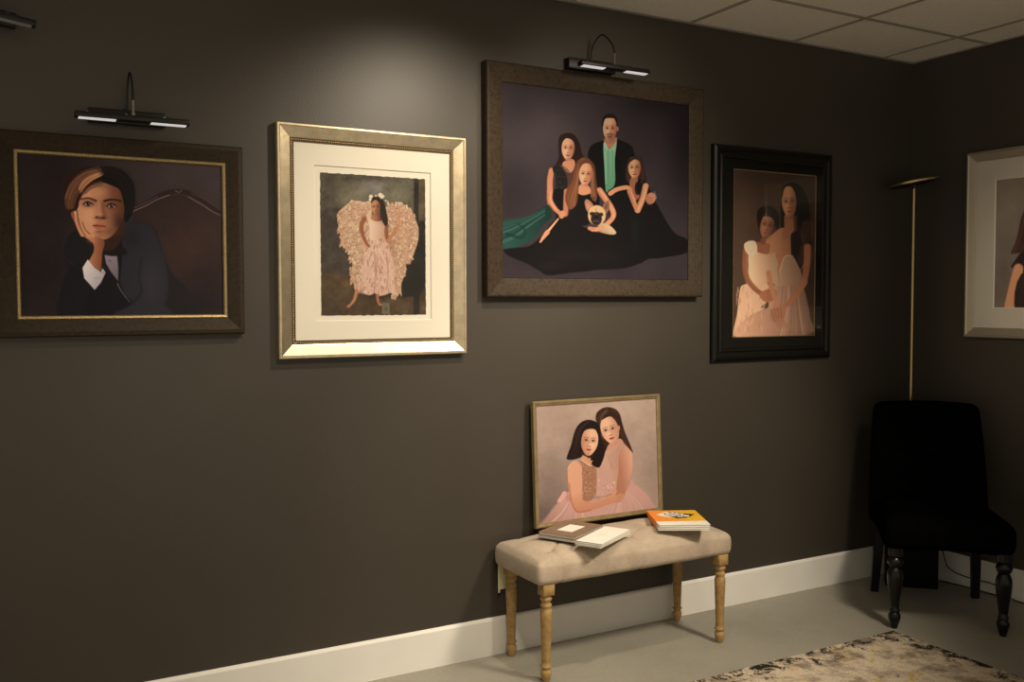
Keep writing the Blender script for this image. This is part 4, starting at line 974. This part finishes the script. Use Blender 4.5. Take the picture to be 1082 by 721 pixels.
def picture_light(label, loc, headx=0.0, heady=-.125, headz=-.025, rot=(0, 0, 0), loop=.13, hl=.33, boxw=.228, tip=-4, lit=True):
    t = thing('picture_light', label, 'lamp', loc, rot, 'battery picture lights above the frames')
    bm = BM(); box(bm, -boxw / 2, boxw / 2, -.032, -.001, -.022, .022, .004, 2); link('battery_box', bm, 'metalblk', t, True, angle=40)
    bm = BM(); pts = smooth_path([(0, -.018, .018), (0.0, -.022, .045), (headx * .15, -.030, loop * .72), (headx * .5, -.070, loop), (headx * .85, -.110, loop * .74), (headx, heady + .004, .045), (headx, heady, headz + .012)], 8)
    tube(bm, pts, .0032, 10); link('gooseneck', bm, 'metalblk', t, True)
    bm = BM(); lathe(bm, [(.006, 0), (.006, .012), (.0045, .014), (.0045, .05), (.003, .052)], 12, headx, heady); s = link('swivel', bm, 'nickel', t, True, angle=40); s.location.z = headz + .006
    bm = BM()
    lathe(bm, [(.007, .017), (.007, .026), (.004, .028)], 12, -.006, -.018)
    link('socket', bm, 'metalblk', t, True, angle=40)
    # head: shallow housing tilted towards the wall with two LED windows
    hm = Matrix.Translation((headx, heady, headz)) @ Matrix.Rotation(math.radians(tip), 4, 'X')
    bm = BM(); box(bm, -hl / 2, hl / 2, -.017, .017, -.008, .010, .004, 2, hm); hd = link('head', bm, 'metalblk', t, True, angle=40)
    for s in (-1, 1):
        bm = BM(); box(bm, s * hl * .31 - .052, s * hl * .31 + .052, -.013, .011, -.0095, -.0065, 0, 1, hm); link('led_window', bm, 'led' if lit else 'frosted', hd)
    for s in (-1, 0, 1):
        bm = BM(); lathe(bm, [(.0045, .009), (.0045, .013), (.002, .0145)], 10, s * .11 - .02, -.002, hm); link('screw', bm, 'nickel', hd, True, angle=40)
    return t


picture_light('black gooseneck picture light above the boy portrait, both strips lit', (-3.732, 0, 1.972), 0.004, -.125, -.022)
picture_light('black gooseneck picture light clipped above the large family portrait', (-1.972, 0, 2.340), .030, -.140, -.030, loop=.115)
picture_light('black picture light at the upper left edge of the photo', (-4.150, 0, 2.245), 0, -.120, -.022, (0, math.radians(8), 0), lit=False)

# ------------------------------------------------------------------ bench
t = thing('tufted_bench', 'long upholstered bench in beige linen on turned oak legs', 'bench', (-1.970, -.195, 0))
hx, hy, hz = .455, .170, .045
SZ = .405
tufts = [(-.36 + .18 * i, .0 if i % 2 else sy) for i in range(5) for sy in ((-.085, .085) if i % 2 == 0 else (0,))]


def bench_disp(co, n, g):
    u, v = co.x / hx, co.y / hy
    if g.z > .999 or n.z > .3:
        k = max(0, n.z)
        dome = .040 * (1 - abs(u) ** 5) * (1 - abs(v) ** 3.2)
        d = 0
        for tx, ty in tufts:
            rr = ((co.x - tx) ** 2 + (co.y - ty) ** 2)
            d += .012 * math.exp(-rr / .014 ** 2) + .009 * math.exp(-rr / .040 ** 2)
        # diagonal creases between neighbouring buttons
        for i, (ax, ay) in enumerate(tufts):
            for bx_, by_ in tufts[i + 1:]:
                if abs(abs(bx_ - ax) - .18) < .01 and 0.05 < abs(by_ - ay) < .12:
                    ex, ey = bx_ - ax, by_ - ay; L2 = ex * ex + ey * ey
                    s = max(0, min(1, ((co.x - ax) * ex + (co.y - ay) * ey) / L2))
                    q = (co.x - ax - s * ex) ** 2 + (co.y - ay - s * ey) ** 2
                    d += .005 * math.exp(-q / .007 ** 2)
        co = co + Vector((0, 0, (dome - d) * k))
    # pleats running from the outer buttons over the edge and down the front and back
    gx = 0
    for tx in (-.36, 0, .36):
        gx += math.exp(-((co.x - tx) / .007) ** 2)
    if abs(co.y) > .085:
        m = min(1, (abs(co.y) - .085) / .03)
        co = co - Vector((n.x, n.y, n.z)) * .0035 * gx * m
    # side faces bulge a little, bottom edge tucks in
    zt = (co.z + hz) / (2 * hz)
    if n.z < .5:
        if abs(n.y) > .3: co.y += math.copysign(.004 * math.sin(PI * min(1, max(0, zt))), n.y)
        if abs(n.x) > .3: co.x += math.copysign(.004 * math.sin(PI * min(1, max(0, zt))), n.x)
    co.z += .0015 * math.sin(co.x * 31 + co.y * 17) * (1 if n.z > .3 else .4)
    return co


bm = rounded_block(hx, hy, hz, .022, 150, 56, 14, bench_disp)
seat = link('seat', bm, 'linen', t, True, (0, 0, SZ))
for tx, ty in tufts:
    bm = BM(); lathe(bm, [(.001, -.003), (.0065, -.002), (.0075, .0005), (.005, .003), (.001, .004)], 14)
    dome = .040 * (1 - abs(tx / hx) ** 5) * (1 - abs(ty / hy) ** 3.2)
    b_ = link('tuft_button', bm, 'linen', seat, True); b_.location = (tx, ty, hz + dome - .0175)
LEG = [(.0105, 0), (.0125, .004), (.013, .010), (.018, .020), (.0205, .032), (.0195, .042), (.0145, .050), (.0145, .052), (.0205, .056), (.0205, .061), (.0155, .066),
       (.0160, .075), (.0185, .15), (.0215, .24), (.0220, .262), (.0185, .270), (.0175, .274), (.0215, .281), (.0215, .287), (.0165, .292), (.0165, .298), (.022, .305), (.022, .311), (.018, .317), (.018, .325)]
for lx, ly in ((-.408, -.140), (.412, -.148), (-.397, .140), (.425, .138)):
    bm = BM(); lathe(bm, LEG, 28); box(bm, -.0235, .0235, -.0235, .0235, .322, .364, .002, 1)
    l_ = link('leg', bm, 'oak', t, True, angle=50); l_.location = (lx, ly, 0)
# paper tag folded behind the rear left leg
bm = BM()
box(bm, -.441, -.433, .1655, .1665, .250, .364); box(bm, -.441, -.364, .1668, .1680, .262, .364)
tg = link('paper_tag', bm, 'tag', t)

# ------------------------------------------------------------------ booklets


def booklet(name, label, cat, cx, cy, z, wd, dp, th, ang, cover, group, cover2=None, spine=None):
    t = thing(name, label, cat, (cx, cy, z), (0, 0, math.radians(ang)), group)
    bm = BM(); box(bm, -wd / 2 + .002, wd / 2 - .002, -dp / 2 + .002, dp / 2 - .002, .0008, th - .0008); link('pages', bm, 'pages', t)
    bm = BM(); box(bm, -wd / 2, wd / 2, -dp / 2, dp / 2, 0, .0009); box(bm, -wd / 2, wd / 2, -dp / 2, dp / 2, th - .0009, th)
    c = link('cover', bm, cover, t)
    if spine:
        bm = BM(); box(bm, -wd / 2 - .0007, -wd / 2 + .0005, -dp / 2 + .055, dp / 2, 0, th); link('spine', bm, spine, t)
    return t, c


gA, gB, gC = 'brown booklets on the bench', 'white booklets on the bench', 'yellow booklets on the bench'
# the seat crown is at about .488
ZB = .4925
for k in range(2):
    lab = ['lower brown booklet of the left stack, under the one with the white label', 'upper brown booklet with a white label on its cover'][k]
    t, c = booklet('booklet', lab, 'booklet', -2.186 + .001 * k, -.203, ZB + .0115 * k, .225, .158, .0110, 27.8, 'brown_cover', gA)
    bm = BM()
    for q in range(12):
        x = -.105 + .0185 * q; box(bm, x, x + .009, -.079 + .0012, -.0765, .002, .009)
    link('page_stripes', bm, 'grey_ink', t)
    if k:
        bm = BM(); box(bm, -.052, .052, -.033, .033, .0109, .0114); link('title_label', bm, 'white_paper', t)
for k in range(3):
    lab = ['lowest white booklet of the stack at the bench front', 'middle white booklet of the stack at the bench front', 'topmost plain white booklet with faint lettering'][k]
    t, c = booklet('booklet', lab, 'booklet', -2.1235 + .001 * k, -.3305, ZB + .0057 * k, .255, .106, .0052, 29 + .6 * k, 'white_paper', gB)
    if k == 2:
        bm = BM()
        for q, (a_, b_) in enumerate(((-.02, .03), (-.03, .02), (-.012, .035))):
            x = a_
            while x < b_ - .004:
                wl = .004 + .003 * ((q * 7 + int(x * 4000)) % 3); box(bm, x, x + wl, .022 - q * .012, .0245 - q * .012, .0051, .0054); x += wl + .002
        link('faint_lettering', bm, 'faint_ink', c)
M['yellow'] = mat('yellow_cover', (0.80, 0.47, 0.03), 0.5)
nt = M['yellow'].node_tree; b = nt.nodes['Principled BSDF']
tc = nt.nodes['Texture Coordinate']; sp = nt.nodes.new('ShaderNodeSeparateXYZ'); nt.links.new(tc.outputs['Object'], sp.inputs[0])
rg = nt.nodes.new('ShaderNodeMapRange'); rg.inputs[1].default_value = -.085; rg.inputs[2].default_value = .06; nt.links.new(sp.outputs['X'], rg.inputs[0])
mx = nt.nodes.new('ShaderNodeMix'); mx.data_type = 'RGBA'; mx.inputs[6].default_value = (0.85, 0.27, 0.035, 1); mx.inputs[7].default_value = (0.80, 0.47, 0.03, 1)
nt.links.new(rg.outputs[0], mx.inputs[0]); nt.links.new(mx.outputs[2], b.inputs['Base Color'])
M['orange'] = mat('orange_spine', (0.80, 0.25, 0.04), 0.5)
for k in range(3):
    lab = ['lowest booklet of the yellow stack, orange spine against the bench', 'middle booklet of the yellow stack', 'top yellow booklet with a black and white emblem on its cover'][k]
    CW, CD, th = .203, .255, .0070
    t, c = booklet('booklet', lab, 'booklet', -1.712, -.262, ZB + .0075 * k, CW, CD, th, -28 + .8 * k, 'white_paper', gC, spine='orange')
    bm = BM(); box(bm, -CW / 2, CW / 2, -CD / 2 + .062, CD / 2, th - .0002, th + .0004); link('colour_panel', bm, 'yellow', t)
    if k == 2:
        e = .0004 + th
        bm = BM(); vs = [bm.verts.new((x, y, e + .0003)) for x, y in ((-.080, .045), (-.030, .098), (.010, .060), (-.030, .000))]
        r = bmesh.ops.extrude_face_region(bm, geom=[bm.faces.new(vs)]); [setattr(v.co, 'z', e - .0003) for v in r['geom'] if isinstance(v, bmesh.types.BMVert)]
        em = link('emblem', bm, 'white_paper', t)
        bm = BM(); vs = [bm.verts.new((x, y, e + .0006)) for x, y in ((-.028, .022), (.020, .075), (.082, .050), (.030, -.012), (-.005, -.018))]
        r = bmesh.ops.extrude_face_region(bm, geom=[bm.faces.new(vs)]); [setattr(v.co, 'z', e - .0003) for v in r['geom'] if isinstance(v, bmesh.types.BMVert)]
        link('emblem_diamond', bm, 'black_ink', em)

        def blobs(name, lst, z, m):
            bm = BM()
            for x, y, rx, ry in lst:
                lathe(bm, [(1, e - .0002), (1, e + z)], 20, mtx=Matrix.Translation((x, y, 0)) @ Matrix.Diagonal((rx, ry, 1, 1)))
            link(name, bm, m, em)
        g = [(-.022, .055, .017, .020), (.002, .068, .017, .018), (.020, .045, .016, .019), (-.008, .030, .018, .016), (.014, .018, .018, .016), (.038, .022, .016, .014)]
        blobs('emblem_outline', [(x, y, a_ + .005, b_ + .005) for x, y, a_, b_ in g], .0009, 'black_ink')
        blobs('emblem_letters', g, .0012, 'white_paper')
        blobs('emblem_counters', [(-.022, .058, .006, .005), (.003, .072, .005, .006), (.020, .046, .005, .007), (-.008, .029, .007, .004), (.014, .017, .005, .005)], .0015, 'black_ink')
        blobs('emblem_accent', [(.000, .052, .007, .006), (.006, .038, .005, .005)], .0015, 'pink_ink')

# ------------------------------------------------------------------ rug
bm = BM(); box(bm, -2.75, -.850, -2.05, -.612, .0005, .009, .003, 2)
rug = link('area_rug', bm, 'floor', None, True, angle=40)
tag(rug, 'distressed cream rug with black edging and mustard flecks', 'rug')
m = bpy.data.materials.new('distressed_rug'); m.use_nodes = True
nt = m.node_tree; L = nt.links; b = nt.nodes['Principled BSDF']; b.inputs['Roughness'].default_value = 0.95; b.inputs['Specular IOR Level'].default_value = 0.1
tc = nt.nodes.new('ShaderNodeTexCoord')


def nz(scale, detail=8, rough=.7, off=(0, 0, 0), sc=(1, 1, 1), dist=0):
    mp = nt.nodes.new('ShaderNodeMapping'); mp.inputs['Location'].default_value = off; mp.inputs['Scale'].default_value = sc
    n = nt.nodes.new('ShaderNodeTexNoise'); n.inputs['Scale'].default_value = scale; n.inputs['Detail'].default_value = detail
    n.inputs['Roughness'].default_value = rough; n.inputs['Distortion'].default_value = dist
    L.new(tc.outputs['Object'], mp.inputs[0]); L.new(mp.outputs[0], n.inputs['Vector']); return n.outputs['Fac']


def rng_(src, lo, hi):
    r = nt.nodes.new('ShaderNodeMapRange'); r.inputs[1].default_value = lo; r.inputs[2].default_value = hi; L.new(src, r.inputs[0]); return r.outputs[0]


def mixc(f, a, c2):
    x = nt.nodes.new('ShaderNodeMix'); x.data_type = 'RGBA'; L.new(f, x.inputs[0])
    if isinstance(a, tuple): x.inputs[6].default_value = (*a, 1)
    else: L.new(a, x.inputs[6])
    x.inputs[7].default_value = (*c2, 1); return x.outputs[2]


def mth(op, a, b_=None):
    x = nt.nodes.new('ShaderNodeMath'); x.operation = op
    for i, s in enumerate((a, b_)):
        if s is None: continue
        if isinstance(s, (int, float)): x.inputs[i].default_value = s
        else: L.new(s, x.inputs[i])
    return x.outputs[0]


c = mixc(rng_(nz(9, 10, .7, (2, 1, 0)), .46, .62), (0.70, 0.60, 0.47), (0.26, 0.205, 0.155))
c = mixc(rng_(nz(140, 4, .75), .50, .72), c, (0.30, 0.24, 0.18))
c = mixc(rng_(nz(5.5, 9, .62, (2.3, 7.4, 0), dist=1.5), .61, .65), c, (0.60, 0.36, 0.05))
sp = nt.nodes.new('ShaderNodeSeparateXYZ'); L.new(tc.outputs['Object'], sp.inputs[0])
ed = mth('MINIMUM', mth('SUBTRACT', -.850, sp.outputs['X']), mth('SUBTRACT', -.612, sp.outputs['Y']))
edge = mth('MULTIPLY', rng_(ed, .16, .0), .135)
f = rng_(mth('ADD', nz(15, 10, .82, (1.5, .7, 0), dist=.5), edge), .595, .635)
c = mixc(f, c, (0.022, 0.020, 0.016))
L.new(c, b.inputs['Base Color'])
bp = nt.nodes.new('ShaderNodeBump'); bp.inputs['Strength'].default_value = .6; bp.inputs['Distance'].default_value = .003
L.new(nz(350, 2), bp.inputs['Height']); L.new(bp.outputs[0], b.inputs['Normal'])
rug.data.materials.clear(); rug.data.materials.append(m)

# ------------------------------------------------------------------ chair
t = thing('slipper_chair', 'black velvet armless chair with button tufted seat and turned front legs', 'chair', (-.466, -.528, 0), (0, 0, math.radians(-42.6)))
shx, shy, shz = .250, .275, .075
stuft = [(-.15, -.13), (0, -.13), (.15, -.13), (-.075, -.03), (.075, -.03), (-.15, .07), (0, .07), (.15, .07)]


def seat_disp(co, n, g):
    u, v = co.x / shx, co.y / shy
    co.x *= 1 + .05 * (-v)                    # wider at the front
    if n.z > .2:
        d = .018 * (1 - u ** 4) * (1 - abs(v) ** 3)
        for tx, ty in stuft:
            rr = (co.x - tx) ** 2 + (co.y - ty) ** 2
            d -= .012 * math.exp(-rr / .018 ** 2) + .006 * math.exp(-rr / .045 ** 2)
        co.z += d * n.z
    if n.y < -.3: co.y -= .012 * (1 - u * u) * -n.y
    if n.z < -.3: co.z += .018 * math.sin(PI * .5 * (1 - abs(u))) * (1 if v < 0 else .3)
    return co


bm = rounded_block(shx, shy, shz, .055, 50, 50, 18, seat_disp)
st_ = link('seat', bm, 'velvet', t, True, (0, -.015, .395))
for tx, ty in stuft:
    bm = BM(); lathe(bm, [(.001, -.004), (.009, -.002), (.010, .001), (.006, .004), (.001, .005)], 14)
    o = link('tuft_button', bm, 'velvet', st_, True); o.location = (tx, ty, .0745)
bhx, bhy, bhz = .243, .038, .285


def back_disp(co, n, g):
    v = (co.z + bhz) / (2 * bhz)
    if n.y < -.2:
        for tx in (-.14, 0, .14):
            for k, tz in enumerate((-.08, .04, .16)):
                for xx in ((tx,) if k % 2 == 0 else (tx + .07,)):
                    if abs(xx) < .2:
                        rr = (co.x - xx) ** 2 + (co.z - tz) ** 2; co.y += .010 * math.exp(-rr / .02 ** 2) + .004 * math.exp(-rr / .045 ** 2)
    co.x *= 1.06 - .11 * v ** 2               # narrower at the top
    co.y += .02 * (co.x / bhx) ** 2 * -1      # gently wrapped
    co.z += -.012 * (co.x / bhx) ** 2 * v     # crowned top rail
    co.y += .085 * v + .02 * v * v            # raked back
    return co


bm = rounded_block(bhx, bhy, bhz, .036, 44, 12, 44, back_disp)
bk = link('backrest', bm, 'velvet', t, True, (0, .215, .628))
CLEG = [(.012, 0), (.0135, .003), (.015, .012), (.021, .030), (.0255, .046), (.0255, .056), (.021, .066), (.017, .072), (.0225, .076), (.0225, .082), (.0175, .088), (.0185, .100),
        (.0235, .14), (.030, .185), (.0325, .215), (.031, .238), (.024, .256), (.020, .262), (.027, .268), (.0325, .280), (.0325, .291), (.026, .302), (.022, .307), (.030, .312), (.030, .345)]
for s in (-1, 1):
    bm = BM(); lathe(bm, CLEG, 32); l_ = link('leg', bm, 'ebony', t, True, angle=50); l_.location = (s * .211, -.262, 0)
    bm = BM(); V = []
    for (x, y, z, r) in ((s * .222, .262, 0, .0165), (s * .215, .235, .16, .0195), (s * .205, .205, .345, .022)):
        V.append([bm.verts.new((x + a_ * r, y + b_ * r, z)) for a_, b_ in ((-1, -1), (1, -1), (1, 1), (-1, 1))])
    for a_, b_ in zip(V, V[1:]):
        for i in range(4): bm.faces.new((a_[i], a_[(i + 1) % 4], b_[(i + 1) % 4], b_[i]))
    bm.faces.new(V[0][::-1]); bm.faces.new(V[-1]); link('leg', bm, 'ebony', t)

# ------------------------------------------------------------------ floor lamp behind the chair
t = thing('floor_lamp', 'slim brass torchiere with tilting black disc head in the corner', 'lamp', (-.150, -.136, 0))
bm = BM(); lathe(bm, [(.068, .0), (.070, .004), (.070, .016), (.066, .020), (.012, .024), (.009, .030)], 40); link('base', bm, 'metalblk', t, True, angle=40)
bm = BM(); lathe(bm, [(.0085, .026), (.0085, 1.935)], 20); link('pole', bm, 'brass', t, True, angle=40)
hm = Matrix.Translation((0, 0, 1.962)) @ Matrix.Rotation(math.radians(9.5), 4, Vector((-.648, -.76, 0)))
bm = BM(); lathe(bm, [(.010, -.026), (.011, -.012), (.108, -.007), (.117, -.004), (.117, .004), (.110, .006), (.02, .006)], 56, mtx=hm); d_ = link('lamp_head', bm, 'metalblk', t, True, angle=40)
bm = BM()
lathe(bm, [(.1165, -.0045), (.1195, -.0035), (.1195, .0055), (.1165, .0065)], 56, mtx=hm); link('rim', bm, 'brass', d_, True, angle=40)

# ------------------------------------------------------------------ black box behind the chair, cord on the wall
bm = BM(); box(bm, -.118, .118, -.033, .033, .0, .205, .006, 2)
o = link('storage_box', bm, 'blackbox', None, True, (-.238, -.222, .0005), angle=40); o.rotation_euler = (0, 0, math.radians(-43))
tag(o, 'plain black box on the floor behind the black chair', 'box')
bm = BM()
tube(bm, smooth_path([(-.022, -.175, .12), (-.020, -.225, .150), (-.020, -.245, .115), (-.020, -.262, .078), (-.020, -.315, .056), (-.020, -.40, .050), (-.020, -.49, .053), (-.020, -.56, .040), (-.024, -.60, .010), (-.026, -.68, .005), (-.026, -.95, .005), (-.03, -1.4, .005)], 8), .0028, 8)
o = link('power_cord', bm, 'cord', None, True); tag(o, 'thin black power cord running along the right baseboard', 'cord')
bm = BM()
tube(bm, smooth_path([(-.10, -.20, .004), (-.05, -.26, .004), (-.030, -.33, .004), (-.024, -.42, .004), (-.022, -.50, .004), (-.0215, -.575, .004)], 8), .0026, 8)
o = link('power_cord', bm, 'cord', None, True); tag(o, 'short black cord on the floor between the black box and the chair leg', 'cord')
